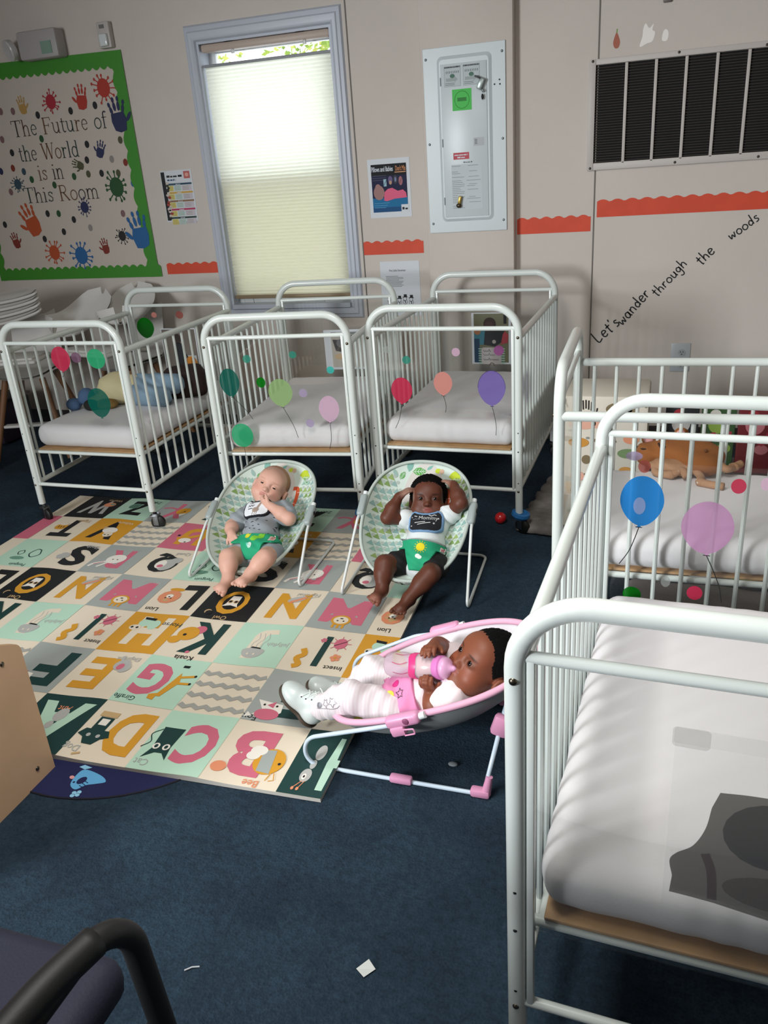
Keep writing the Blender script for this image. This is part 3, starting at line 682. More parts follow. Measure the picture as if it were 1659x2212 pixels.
# emergency light and strobe above the board
el = thing('emergency_light', 'grey-white emergency light above the green-bordered board', 'emergency light', (-3.36, D, 2.21))
GREYP = mat('#a9a4a4', .5)
MB().box((.0, -.045, 0), (.26, .085, .14), GREYP, bev=.012).obj('housing', el); MB().box((.06, -.089, -.02), (.07, .004, .06), mat('#7d9a8c', .4)).obj('charge_label', el)
lm = MB(); lm.lathe([(.012, 0), (.05, .02), (.055, .05), (.05, .056), (.0, .05)], mat('#c4c2c2', .3), 20, Matrix.Translation((-.17, -.05, .0)) @ Matrix.Rotation(1.9, 4, 'X') @ Matrix.Rotation(-.5, 4, 'Y')); lm.obj('lamp_head', el)
st_ = thing('fire_strobe', 'small white alarm strobe on the wall above the board corner', 'alarm', (-2.958, D, 2.217))
MB().box((0, -.018, 0), (.078, .035, .125), mat('#bdb6b2', .5), bev=.006).obj('body', st_)
MB().box((0, -.042, -.025), (.05, .02, .06), mat('#d6dbdc', .12), bev=.008).obj('lens', st_); MB().box((-.004, -.0365, .04), (.03, .002, .018), mat('#6e6a6a', .5)).obj('grille', st_)
# weekly chart
def chart(f, w, h):
    f.rect(.004, .008, .028, h-.006, INK, 1)
    f.scrawl(.04, h-.036, .1, .012, INK); f.scrawl(.042, h-.054, .055, .01, mat('#2a4a6a'))
    f.rect(w-.052, h-.046, w-.012, h-.008, mat('#b85a58'), 1); f.ell(w-.032, h-.027, .012, .01, mat('#d8a090'), 2)
    cs = ['#20465a', '#c8a040', '#8a6a4a', '#b02a58', '#203a30']
    for k, c in enumerate(cs):
        z = h-.068-k*.045; f.rect(.034, z-.01, w-.008, z, mat(c), 2); f.scrawl(w/2-.01, z-.008, .03, .005, PAPER, 3)
        f.rect(.034, z-.041, .074, z-.012, mat('#d0c060')); f.rect(.078, z-.041, .126, z-.012, mat('#b8ccc8')); f.rect(.13, z-.041, w-.012, z-.012, mat('#c4bcc4'))
        for q in range(3):
            for x0, l in ((.038, .03), (.082, .038), (.134, .04)): f.rect(x0, z-.02-q*.008, x0+l, z-.018-q*.008, mat('#8a8a7a'), 2)
    rg = random.Random(4)
    for k in range(16): f.ell(.03+rg.uniform(-.006, .012), .02+k*.0125, rg.uniform(.007, .014), rg.uniform(.006, .011), mat(rg.choice(['#7a2a26', '#1c1c1e', '#c8bcb4', '#2a3426', '#9a3a30'])), 3, 10)
sheet('wall_chart', 'small colourful chart with a black left edge, left of the window', 'poster', -2.772, 1.248, -2.568, 1.522, chart)
def pillow_poster(f, w, h):
    NV = mat('#0f173c', .75); f.rect(.018, .028, w-.018, h-.026, NV, 1); f.rect(.018, h-.082, w-.018, h-.026, mat('#07080f', .75), 2)
    f.text('Pillows and Babies', .021, h-.061, .034, mat('#d0d6e0', .5), 3, .012, w=.118); f.text("Don't Mix", w-.021, h-.061, .034, mat('#c87a30', .5), 3, .012, align='r', w=.056)
    f.rect(.148, h-.07, w-.022, h-.066, mat('#d8a070'), 3)
    for q in range(3): f.rect(.024, h-.082-q*.011, .1, h-.08-q*.011, mat('#4a5060'), 3)
    f.rect(.018, .028, w-.018, .098, mat('#0f6a9a', .75), 2); f.rect(.018, .028, w-.018, .052, mat('#0c4a7a', .75), 3)
    for q in range(3): f.rect(.026, .072-q*.011, .11-.01*q, .074-q*.011, mat('#5a9ac0'), 4)
    PK = mat('#d03468', .5); SK = mat('#8a5a54', .5)
    f.poly([(.082, .085), (.1, .082), (.14, .092), (w-.022, .096), (w-.026, .12), (w-.042, .135), (w-.07, .13), (w-.1, .146), (.105, .142), (.084, .125)], PK, 5)
    f.ell(.056, .125, .03, .036, SK, 6); f.ell(.052, .148, .016, .02, SK, 7); f.ell(.074, .122, .012, .02, SK, 7)
    f.rect(.084, .155, .1, .19, mat('#8fb4c4'), 4); f.line([(.085, .16), (.104, .19)], .002, INK, 5); f.ell(.122, .186, .012, .018, mat('#5a4a78'), 4); f.ell(.122, .172, .008, .01, mat('#b08a70'), 5)
    f.ell(.15, .186, .012, .022, mat('#15162c'), 4); f.ell(.15, .186, .005, .012, mat('#6a7aa0'), 5); f.ell(.178, .178, .011, .022, mat('#9a5a62'), 4); f.line([(.17, .165), (.186, .19)], .002, mat('#2a3a4a'), 5)
    f.rect(w-.055, .026, w-.014, .062, PAPER, 6); f.scrawl(w-.05, .036, .03, .013, INK, 7)
sheet('pillow_poster', "dark blue poster reading Pillows and Babies Don't Mix, right of the window", 'poster', -1.517, 1.208, -1.287, 1.497, pillow_poster)
def snow(f, w, h):
    f.text('Five Little Snowmen', .052, h-.053, .016, INK, 2, .006, w=.092)
    for q in range(9):
        l = (.07, .1, .1, .075, .1, .095, .09, .1, .09)[q]; f.rect(.03, h-.08-q*.0068, .03+l, h-.0775-q*.0068, mat('#6a7074'), 1)
    for x, z in ((.045, .072), (.1, .085), (.133, .092), (.168, .088)):
        f.ell(x, z-.016, .0135, .014, INK, 2); f.ell(x, z-.016, .0115, .012, PAPER, 3); f.ell(x, z, .0105, .0115, INK, 4); f.ell(x, z, .0085, .0095, PAPER, 5)
        f.rect(x-.013, z+.007, x+.015, z+.011, INK, 6); f.rect(x-.006, z+.011, x+.011, z+.024, INK, 6); f.line([(x-.006, z-.009), (x+.002, z-.013), (x+.002, z-.024)], .0045, INK, 6)
sheet('song_sheet', 'white song sheet with snowmen taped under the red strip beside the window', 'paper', -1.485, .69, -1.262, .982, snow)

# electric panel
PW = mat('#c6cfd2', .35, name='panel_enamel'); PY = D-.06
ep = thing('electric_panel', 'white metal electric panel on the wall between window and vent', 'electric panel', (-.973, PY, 1.543))
px_, pz_ = -.973, 1.543
m = MB(); m.box((0, -.004, 0), (.402, .008, .84), PW, bev=.002)
m.rr = None
ring = lambda x0, z0, x1, z1, r: [(cx_+r*math.cos(math.radians(a)), cz_+r*math.sin(math.radians(a))) for cx_, cz_, a0 in ((x1-r, z1-r, 0), (x0+r, z1-r, 90), (x0+r, z0+r, 180), (x1-r, z0+r, 270)) for a in range(a0, a0+91, 15)]
o1, o2 = ring(-.131, -.367, .136, .381, .025), ring(-.119, -.354, .122, .366, .018); N = len(o1)
m.add([(x, -.008, z) for x, z in o1]+[(x, -.016, z) for x, z in o2], [(i, (i+1) % N, N+(i+1) % N, N+i) for i in range(N)]+[tuple(range(N, 2*N))], PW)
m.obj('cover', ep, 20)
dr = MB().box((0, -.018, 0), (.225, .004, .69), PW, bev=.0015).obj('door', ep); 
def on_door(name, x0, z0, x1, z1, base, draw=None):
    m = MB(); f = Flat(m, plane((x0-px_, -.0202, z0-pz_), (1, 0, 0), (0, 0, 1), (0, -1, 0)), .0003); f.rect(0, 0, x1-x0, z1-z0, base, 1)
    if draw: draw(f, x1-x0, z1-z0)
    return m.obj(name, dr, 0)
DG = mat('#5a6468')
def gauge(f, w, h):
    f.line([(0, 0), (w, 0), (w, h), (0, h)], .0012, DG, 2, True); f.rect(0, h-.007, w, h, mat('#8a9294'), 2); f.scrawl(.002, h-.006, w-.006, .004, INK, 3)
    [f.line([(.01+.0085*k, h-.03), (.011+.0085*k, h-.02)], .003, DG, 3) for k in range(8)]; f.ell(w*.5, h*.52, .012, .009, mat('#3f6a5a'), 3); f.poly([(.008, .022), (.05, .022), (.05, .016), (.066, .03), (.05, .044), (.05, .036), (.008, .036)], mat('#9aa4a4'), 2)
    for q in range(2): f.rect(.004, .006+q*.007, .05, .008+q*.007, DG, 3)
on_door('instruction_label', -1.066, 1.791, -.987, 1.877, mat('#b9c2c4'), gauge); on_door('instruction_label', -.973, 1.791, -.894, 1.878, mat('#b9c2c4'), gauge)
gs = on_door('green_sticker', -1.03, 1.684, -.935, 1.777, mat('#14b428', .5), lambda f, w, h: (f.line([(w/2+.036*math.cos(a/10*PI), h/2+.038*math.sin(a/10*PI)) for a in range(20)], .003, mat('#0f8a20'), 2, True), f.rect(.025, .04, .07, .056, mat('#0f7a20'), 2)))
on_door('warning_label', -1.034, 1.466, -.954, 1.497, mat('#b01c34', .5), lambda f, w, h: (f.scrawl(w*.07, h*.56, w*.84, .007, PAPER), f.scrawl(w*.25, h*.18, w*.48, .007, PAPER)))
on_door('rating_label', -.93, 1.522, -.878, 1.559, mat('#b2b6ba'), lambda f, w, h: [f.rect(.006, h-.01-q*.006, .018, h-.007-q*.006, DG, 2) for q in range(4)])
def tbl(f, w, h):
    rg = random.Random(3); f.scrawl(w*.4, h+.006, .045, .006, DG)
    for q in range(24):
        z = h-.006-q*.0085
        if rg.random() < .18: continue
        f.rect(.002, z-.0025, rg.uniform(.02, .07), z, mat('#8a9296'), 2)
        if rg.random() < .6: f.rect(rg.uniform(.075, .09), z-.0025, rg.uniform(.11, w-.003), z, mat('#8a9296'), 2)
on_door('directory_label', -1.046, 1.232, -.891, 1.443, mat('#c0c8cc'), tbl)
for z in (1.815, 1.545, 1.275): MB().tube([(-1.0855-px_, -.021, z-.018-pz_), (-1.0855-px_, -.021, z+.018-pz_)], .0025, mat('#7a8488', .4), 8).obj('hinge', ep)
for x, z in ((-.788, 1.919), (-.788, 1.546), (-.788, 1.172), (-1.158, 1.917), (-1.156, 1.544), (-1.154, 1.169)): MB().ball((x-px_, -.009, z-pz_), (.006, .003, .006), mat('#7c8688', .35, metal=.7), 12, 6).obj('screw', ep)
for x, z in ((-.801, 1.801), (-.825, 1.783), (-.799, 1.782)): MB().ball((x-px_, -.0085, z-pz_), (.004, .002, .004), DARKP, 10, 6).obj('hole_plug', ep)
lk = MB(); lk.box((0, -.033, 0), (.026, .026, .05), mat('#8d9694', .35, metal=.6), rot=(0, .42, 0), bev=.004); lk.box((-.013, -.033, .028), (.032, .028, .008), DARKP, rot=(0, .42, 0), bev=.002)
lo = lk.obj('padlock', ep, 30); lo.location = (-.885-px_, 0, 1.79-pz_)
kk = MB(); kk.tube([(.006, -.034, -.025), (.012, -.036, -.035)], .006, mat('#8d9694', .35, metal=.6), 10); kk.ball((.006, -.034, -.056), (.006, .004, .013), INK, 12, 8); kk.obj('key', lo)
lk = MB(); lk.box((0, -.03, .006), (.016, .018, .036), mat('#a08a4a', .35, metal=.8), rot=(0, .2, 0), bev=.003); lk.ball((-.006, -.032, -.02), (.014, .008, .011), mat('#4a4032', .35, metal=.7), 12, 8)
lo = lk.obj('door_latch', ep, 30); lo.location = (-1.005-px_, 0, 1.272-pz_)

# air vent
va = thing('air_vent', 'wide white louvred return air vent high on the wall at right', 'vent', (.31, D, 1.609)); vx, vz = .31, 1.609
VW = mat('#bdb6b0', .5); m = MB(); x0, x1, z0, z1 = -.391-vx, 1.01-vx, 1.372-vz, 1.846-vz
for a in ((x0, z0, x0+.03, z1), (x1-.03, z0, x1, z1), (x0+.0301, z0, x1-.0301, z0+.032), (x0+.0301, z1-.024, x1-.0301, z1)): m.box(((a[0]+a[2])/2, -.009, (a[1]+a[3])/2), (a[2]-a[0], .018, a[3]-a[1]), VW, bev=.002)
m.obj('frame', va)
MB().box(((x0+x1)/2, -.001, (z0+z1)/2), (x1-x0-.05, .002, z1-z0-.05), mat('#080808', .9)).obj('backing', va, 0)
for k in range(9):
    x = -.224+k*.1295-vx
    if x < x1-.05: MB().box((x, -.0095, 0), (.0135, .017, z1-z0-.05), VW, bev=.002).obj('mullion', va)
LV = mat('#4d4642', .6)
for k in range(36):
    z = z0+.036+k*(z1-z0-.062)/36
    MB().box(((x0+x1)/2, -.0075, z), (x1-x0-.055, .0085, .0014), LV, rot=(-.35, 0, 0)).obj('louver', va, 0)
for x, z in ((-.375, 1.838), (.0, 1.838), (.36, 1.83), (-.375, 1.382), (.012, 1.384), (.37, 1.384)): MB().ball((x-vx, -.019, z-vz), (.006, .004, .006), mat('#4a4440', .4, metal=.5), 10, 6).obj('screw', va)
# outlet, small decals, lettering
oc = thing('wall_outlet', 'white electrical outlet on the wall below the lettering', 'outlet', (.1, D, .458))
MB().box((0, -.003, 0), (.094, .006, .146), mat('#b6bcc0', .35), bev=.003).obj('cover_plate', oc)
for dz in (.026, -.036):
    m = MB(); m.lathe([(.0, 0), (.018, 0), (.018, .003), (0, .003)], mat('#a8aeb0', .4), 20, Matrix.Translation((.006, -.006, dz)) @ Matrix.Rotation(PI/2, 4, 'X'), cap=False)
    for x in (-.006, .006): m.box((.006+x, -.0095, dz+.004), (.0025, .002, .009), INK)
    m.ball((.006, -.009, dz-.008), (.003, .0015, .003), INK, 8, 6); m.obj('socket', oc, 30)
LT = thing('wall_lettering', "black handwritten wall words Let's wander through the woods, rising to the right", 'wall lettering', (.05, D, .8))
BK = mat('#131212', .6)
for body, (ax, az), (ex_, ez) in (("Let's", (-.305, .534), (-.196, .634)), ('wander', (-.188, .622), (-.058, .782)), ('through', (-.03, .762), (.106, .921)), ('the', (.166, .908), (.228, .975)), ('woods', (.291, 1.022), (.412, 1.112))):
    m = MB(); wid = sum(HAND[c][0]+.06 for c in body); L = math.hypot(ex_-ax, ez-az)
    Flat(m, plane((ax-.05, -.0008, az-.8), (1, 0, 0), (0, 0, 1), (0, -1, 0)), .0003).at(0, 0, L/wid, None, math.atan2(ez-az, ex_-ax)).pen(body, 0, 0, 1, BK, 1, .1)
    m.obj('word', LT, 0)
def flat_thing(name, label, cat, x, z, draw, y=D, group=None):
    m = MB(); draw(Flat(m, plane((0, -.0006, 0), (1, 0, 0), (0, 0, 1), (0, -1, 0)), .0003)); o = m.obj(name, None, 0); o.location = (x, y, z); return tag(o, label, cat, group)
flat_thing('strawberry_sticker', 'small faded red drop-shaped sticker above the vent corner', 'sticker', -.275, 1.91, lambda f: (f.poly([(q.x, q.y) for q in catmull([(a_, b_, 0) for a_, b_ in [(.0, .036), (.012, .012), (.016, -.008), (.009, -.026), (-.006, -.026), (-.014, -.008), (-.01, .014)]], 4, True)], mat('#a8604e', .7), 1), f.line([(0, .034), (.002, .05)], .005, mat('#7a9a4a', .7), 2)))
LP = mat('#f2ede8', .8)
flat_thing('bare_patch', 'large white flaked paint patch above the air vent', 'paint patch', -.142, 1.918, lambda f: f.poly([(q.x, q.y) for q in catmull([(a_, b_, 0) for a_, b_ in [(-.03, -.04), (.0, -.03), (.025, -.022), (.034, .01), (.022, .022), (.026, .045), (.008, .03), (-.008, .05), (-.018, .03), (-.02, 0)]], 4, True)], LP, 1))
flat_thing('bare_patch', 'small white flaked paint patch right of the large one above the vent', 'paint patch', -.065, 1.91, lambda f: f.poly([(q.x, q.y) for q in catmull([(a_, b_, 0) for a_, b_ in [(-.012, -.016), (.01, -.018), (.015, .01), (.004, .026), (-.008, .018)]], 4, True)], LP, 1))
wh = thing('wall_hook', 'small grey wall hook high above the vent, at the top edge', 'hook', (-.063, D, 2.046)); MB().box((0, -.008, .01), (.036, .016, .036), mat('#6a625e', .5), bev=.005).obj('body', wh)

# photo sheets taped inside the far end panels
def far_sheet(k, label, lx0, z0, lx1, z1, draw, base=PAPER, name='photo_sheet'):
    (ox, oy), rz = CR[k]; m = MB(); w_, h_ = lx1-lx0, z1-z0; m.box((0, -.001, 0), (w_, .002, h_), base)
    draw(Flat(m, plane((-w_/2, -.002, -h_/2), (1, 0, 0), (0, 0, 1), (0, -1, 0)), .0004), w_, h_)
    c, n = math.cos(rz), math.sin(rz); lx = (lx0+lx1)/2; ly = CL-.0026; o = m.obj(name, None, 0); o.location = (ox+c*lx-n*ly, oy+n*lx+c*ly, (z0+z1)/2); o.rotation_euler = (0, 0, rz)
    return tag(o, label, 'photo')
def ph_a(f, w, h):
    f.rect(.006, .006, w-.006, h-.006, mat('#6e655c'), 1); f.rect(.006, .006, w-.006, .06, mat('#8a8c90'), 2)
    f.rrect(.07, .05, .125, .2, .02, mat('#0e1116'), 3); f.ell(.098, .222, .022, .026, mat('#2a1c16'), 3); f.rect(.13, .07, .2, .13, mat('#b8bcc0'), 3); f.line([(.12, .15), (.15, .11)], .016, mat('#14161a'), 4)
    f.ell(.165, .085, .036, .042, mat('#c47a18', .6), 5)
    for q in (-.022, 0, .022): f.line([(.165+q, .05), (.165+q*1.3, .085), (.165+q, .12)], .002, mat('#5a3208'), 6)
    f.line([(.13, .085), (.2, .085)], .002, mat('#5a3208'), 6)
far_sheet('A', 'photo sheet of a person in black with an orange ball, at the far left crib', -.121, .458, .094, .735, ph_a)
def ph_b(f, w, h):
    f.rect(.038, .012, w-.01, h-.012, mat('#b4b0a8'), 1); f.rect(.038, h-.026, w-.01, h-.012, mat('#7a8280'), 2); f.rect(.04, h-.03, .065, h-.012, INK, 3)
    f.poly([(.045, h-.05), (.075, h-.052), (.12, h-.04), (.12, h-.12), (.06, h-.11)], mat('#3a3e42'), 2); f.ell(.14, h-.04, .02, .012, mat('#26302a'), 3); f.ell(.085, h-.07, .02, .02, mat('#6a6e72'), 3); f.ell(.08, h-.14, .03, .016, mat('#c0a888'), 2)
far_sheet('B', 'white framed photo sheet at the far end of the crib below the window', -.079, .491, .161, .699, ph_b)
def ph_c(f, w, h):
    f.rect(.012, .008, w-.012, h-.004, mat('#6a6a52'), 1); f.rect(.012, .1, .1, .18, mat('#3a7a8c'), 2); f.rect(.012, .008, .04, .13, mat('#143c58'), 3); f.ell(.03, .17, .018, .02, mat('#a8704c'), 3)
    f.poly([(.062, .1), (.12, .09), (.165, .12), (.175, .18), (.12, .185), (.07, .175)], mat('#1e1f22'), 4); f.ell(.094, .205, .032, .032, mat('#2a1714'), 5); f.ell(.09, .192, .026, .024, mat('#3e2620'), 6); f.ell(.116, .115, .01, .01, mat('#a8a4a4'), 6)
    f.poly([(.15, .1), (.185, .11), (.19, .15), (.17, .168), (.16, .15)], mat('#a83a44'), 5); f.rect(.165, .205, .18, .255, INK, 4)
    for q in range(7):
        for x0 in (.034, .152): f.rect(x0, .004+q*.012, x0+.018, .01+q*.012, mat('#8fb4ac') if x0 < .1 else mat('#9ac0b0'), 6)
    f.rrect(.05, .0, .152, .086, .012, mat('#b4aeae'), 7)
    [f.line([(.058+.0045*k, z_+(.006 if k % 2 else 0)+(.008 if k in (0, 7) else 0)) for k in range(n_)], .0018, c_, 8, smooth=3) for z_, n_, c_ in ((.064, 10, INK), (.044, 15, mat('#4a4a50')), (.02, 19, INK))]
    f.ell(.104, .012, .006, .01, mat('#b8b0a8'), 9); f.line([(.09, -.006), (.1, .008), (.112, .004), (.116, -.008)], .004, mat('#5a4a42'), 10)
far_sheet('C', 'photo sheet of a baby with a handwritten name card, at the crib under the panel', -.11, .49, .092, .75, ph_c)
# clear sleeve taped on the near crib's end
(ox, oy), rz = CR['E']; slv = thing('plastic_sleeve', 'clear plastic sleeve with a cut-out photo taped on the nearest crib end', 'plastic sleeve', (ox, oy, 0), rz)
m = MB(); y_ = .0032; f = Flat(m, plane((0, y_, 0), (1, 0, 0), (0, 0, 1), (0, -1, 0)), .0004); f.rect(-.1, .47, .13, .757, film('#e6eef2', .07, name='clear_sleeve', tf=.9), 0)
m.obj('sleeve', slv, 0)
m = MB(); f = Flat(m, plane((0, y_, 0), (1, 0, 0), (0, 0, 1), (0, -1, 0)), .0004); f.rrect(-.102, .757, .13, .782, .004, film('#e0e4e0', .16, tf=.9), 1); f.rrect(-.104, .752, -.058, .783, .006, film('#d8d4cc', .3, tf=.85), 2); m.obj('tape', slv, 0)
m = MB(); f = Flat(m, plane((0, y_+.0012, 0), (1, 0, 0), (0, 0, 1), (0, -1, 0)), .0004)
cut = [(p.x, p.y) for p in catmull([(-.04, .688, 0), (.0, .692, 0), (.05, .692, 0), (.09, .68, 0)], 5)]+[(.1, .484), (.038, .484), (.003, .489), (-.033, .494), (-.063, .496), (-.091, .497)]+[(p.x, p.y) for p in catmull([(-.089, .528, 0), (-.094, .555, 0), (-.086, .571, 0), (-.066, .59, 0), (-.053, .623, 0), (-.048, .661, 0)], 6)]
f.poly(cut, film('#968c85', .96), 1); f.ell(.03, .628, .062, .055, film('#7e7671', .5), 2); f.ell(.05, .53, .075, .03, film('#a8988f', .4), 2); f.line([(-.05, .58), (-.04, .55), (-.035, .5)], .012, film('#a08480', .4), 2, smooth=4)
m.obj('cut_out_photo', slv, 0)
# ------------------------------------------------------------------ alphabet play mat
MTW, MTH = .2233, .2552
MO, MRZ = (-1.7572, 1.4004), .0289
PAL = {'cream': '#e6d9c4', 'mint': '#b9dcc6', 'orange': '#d79a2c', 'dark': '#123a38', 'black': '#12161a', 'grey': '#a3a9a6', 'pink': '#cf6a80', 'white': '#efe9df', 'lgrey': '#b4b4b0', 'tan': '#c8a878', 'peach': '#e0906a', 'sage': '#6e9a86'}
def foam(c): return mat(PAL[c], .55, name='printed_foam_'+c)
CM, MI, OR, DK, BKK, GY, PI_, WH, LG, TN, PE, SG = (foam(c) for c in ('cream', 'mint', 'orange', 'dark', 'black', 'grey', 'pink', 'white', 'lgrey', 'tan', 'peach', 'sage'))
def face(f, x, y, r, m, eye=None, ear=None, muzzle=None):
    eye = eye or BKK
    if ear: f.ell(x-r*.75, y+r*.75, r*.4, r*.4, ear, 3, 12); f.ell(x+r*.75, y+r*.75, r*.4, r*.4, ear, 3, 12)
    f.ell(x, y, r, r*.9, m, 4)
    if muzzle: f.ell(x, y-r*.3, r*.5, r*.4, muzzle, 5, 14); f.ell(x, y-r*.15, r*.16, r*.12, BKK, 6, 10)
    for q in (-1, 1): f.ell(x+q*r*.4, y+r*.15, r*.12, r*.12, eye, 6, 10)
def an_cat(f): f.poly([(.6, .3), (.9, .3), (.86, .66), (.92, .82), (.78, .72), (.68, .72), (.58, .82), (.62, .62)], DK, 4); [(f.ell(x, .62, .05, .05, WH, 5, 14), f.ell(x, .62, .025, .03, DK, 6, 10)) for x in (.68, .82)]; f.line([(.9, .34), (1.0, .44), (.94, .56), (1.02, .66)], .014, DK, 4, smooth=5)
def an_dog(f): f.poly([(.66, .3), (.86, .3), (.86, .52), (.66, .52)], DK, 4); f.rect(.7, .33, .82, .44, WH, 5); f.poly([(.58, .52), (.92, .52), (.98, .62), (.88, .66), (.82, .76), (.68, .76), (.62, .66), (.52, .62)], DK, 5); [f.ell(x, .62, .03, .03, LG, 6, 10) for x in (.68, .82)]; f.rect(.64, .2, .9, .29, TN, 4); f.line([(.72, .9), (.82, .94)], .03, TN, 3)
def an_bee(f): f.ell(.28, .6, .2, .2, OR, 4); f.poly([(.2, .78), (.38, .76), (.42, .44), (.26, .42)], GY, 5); f.ell(.48, .46, .11, .08, WH, 6); f.ell(.52, .54, .09, .07, WH, 6); f.ell(.14, .62, .02, .02, BKK, 7, 8); f.line([(.14, .76), (.1, .86), (.16, .88)], .012, OR, 5); f.line([(.18, .77), (.2, .88)], .012, OR, 5); f.ell(.86, .78, .1, .08, PE, 4)
def an_ant(f): f.ell(.46, .36, .1, .12, LG, 4); f.ell(.5, .55, .06, .07, LG, 4); f.ell(.54, .72, .11, .1, LG, 4); f.ell(.56, .74, .045, .045, WH, 5, 12); f.ell(.56, .74, .02, .02, BKK, 6, 8); [(f.line([(.5+q*.05, .8), (.56+q*.1, .9)], .014, PE, 5), f.ell(.57+q*.1, .92, .03, .025, PE, 6, 10)) for q in (0, 1)]
def an_ele(f): f.ell(.3, .3, .13, .12, LG, 4); f.ell(.22, .36, .1, .1, LG, 4); f.ell(.3, .34, .06, .07, PI_, 5, 14); f.line([(.36, .22), (.4, .1)], .05, LG, 4)
def an_fox(f): f.poly([(.55, .66), (.92, .62), (.8, .78), (.9, .9), (.7, .86), (.6, .9), (.52, .8)], WH, 4); f.ell(.7, .86, .17, .1, PI_, 5); f.poly([(.66, .62), (.76, .7), (.66, .74)], PI_, 6); [f.ell(x, .7, .018, .018, BKK, 7, 8) for x in (.62, .8)]; f.poly([(.88, .92), (.98, .96), (.96, .86)], WH, 5)
def an_gir(f): f.poly([(.3, .3), (.36, .56), (.42, .8), (.34, .8), (.22, .5)], OR, 5); [f.line([(.3, .4+q*.12), (.06, .34+q*.16)], .045, OR, 5) for q in (0, 1)]; f.poly([(.4, .74), (.52, .78), (.5, .86), (.4, .88)], OR, 5); [f.ell(.06, .34+q*.16, .02, .025, BKK, 6, 8) for q in (0, 1)]; f.rect(.26, .14, .36, .19, BKK, 5)
def an_hor(f): f.ell(.62, .26, .13, .1, MI, 4); f.ell(.46, .3, .1, .12, MI, 4); f.poly([(.5, .14), (.72, .12), (.7, .18), (.5, .2)], BKK, 5); f.ell(.74, .4, .1, .07, CM, 5); [f.ell(x, .4, .025, .025, BKK, 6, 8) for x in (.7, .79)]
def an_ins(f): f.ell(.28, .3, .1, .12, PI_, 4); f.line([(.2, .24), (.36, .36)], .014, BKK, 5); [f.line([(.28, .3), (.28+.17*math.cos(a), .3+.17*math.sin(a))], .012, PI_, 3) for a in (0, .8, 1.6, 2.4, 3.2, 4, 4.8, 5.6)]; [f.ell(.24+.05*math.cos(k*1.257), .62+.05*math.sin(k*1.257), .034, .034, PE, 4, 10) for k in range(5)]; f.ell(.24, .62, .02, .02, OR, 5, 8); f.line([(.78, .5), (.72, .62), (.8, .72), (.72, .84), (.8, .9)], .09, OR, 4, smooth=4); [f.ell(.56+.03*math.cos(k*1.257), .26+.03*math.sin(k*1.257), .022, .022, PI_, 4, 8) for k in range(5)]
def an_jel(f): f.ell(.52, .66, .18, .17, LG, 4, a0=0, a1=180); f.ell(.52, .66, .18, .06, LG, 4, a0=180, a1=360); [f.line([(x, .66), (x+.03, .5), (x-.02, .38), (x+.03, .24)], .012, LG, 3, smooth=4) for x in (.42, .5, .58)]; f.poly([(.42, .62), (.6, .6), (.58, .57), (.44, .59)], BKK, 5); [f.ell(x, .74, .016, .024, CM, 6, 8) for x in (.48, .58)]
def an_koa(f): f.ell(.76, .42, .17, .17, OR, 4); f.ell(.9, .6, .1, .09, OR, 4); f.ell(.62, .3, .1, .1, PI_, 3); f.ell(.8, .46, .03, .03, BKK, 6, 8); f.ell(.52, .84, .035, .03, PI_, 4, 8)
def an_lion(f): f.ell(.7, .52, .2, .19, PE, 4, 10); face(f, .7, .54, .13, TN, muzzle=WH); f.ell(.68, .3, .14, .05, OR, 3)
def an_mon(f): f.ell(.5, .74, .16, .13, OR, 5); f.ell(.5, .74, .12, .095, CM, 6); [f.ell(x, .76, .016, .016, BKK, 7, 8) for x in (.45, .55)]; f.ell(.5, .7, .03, .014, BKK, 7, 8); [f.line([(x, .84), (x, .94)], .04, OR, 4) for x in (.42, .5, .58)]
def an_nar(f): f.line([(.2, .1), (.42, .34)], .016, TN, 5); f.ell(.44, .3, .16, .08, LG, 4, rot=.4); f.line([(.3, .24), (.54, .4)], .06, PE, 5); f.line([(.1, .2), (.3, .26)], .012, LG, 4)
def an_owl(f): f.poly([(.42, .34), (.58, .34), (.6, .56), (.64, .64), (.5, .6), (.36, .64), (.4, .56)], WH, 5); [(f.ell(x, .5, .045, .045, TN, 6, 12), f.ell(x, .5, .028, .028, BKK, 7, 10)) for x in (.45, .55)]; f.ell(.78, .82, .06, .06, TN, 4); f.ell(.76, .84, .055, .055, BKK, 5)
def an_peng(f): f.line([(.3, .4), (.22, .56), (.34, .66), (.46, .54), (.4, .38), (.3, .4)], .02, DK, 4, smooth=5); f.line([(.66, .44), (.6, .54), (.68, .6), (.74, .5), (.66, .44)], .016, DK, 4, smooth=5); f.ell(.6, .72, .16, .06, SG, 3)
def an_qua(f): f.ell(.4, .56, .16, .2, LG, 4); f.ell(.52, .56, .1, .14, WH, 5); f.ell(.5, .62, .06, .05, PI_, 6); f.ell(.3, .4, .12, .1, LG, 4)
def an_rab(f): f.ell(.52, .5, .2, .16, WH, 4); f.line([(.66, .6), (.86, .7), (.92, .8)], .06, WH, 4, smooth=4); f.line([(.6, .62), (.74, .8)], .05, WH, 4); f.line([(.7, .62), (.86, .72)], .02, PI_, 5); [f.ell(x, .52, .016, .016, BKK, 6, 8) for x in (.48, .58)]
def an_she(f): [f.ell(.66+.07*math.cos(k), .56+.06*math.sin(k), .07, .06, LG, 4, 12) for k in range(6)]
def an_tig(f): f.ell(.66, .44, .14, .12, OR, 4); f.ell(.66, .34, .1, .05, CM, 5); [f.line([(.58+q*.06, .5), (.6+q*.06, .42)], .016, BKK, 6) for q in range(3)]; f.ell(.6, .52, .04, .04, OR, 4, 10); f.ell(.72, .52, .04, .04, OR, 4, 10)
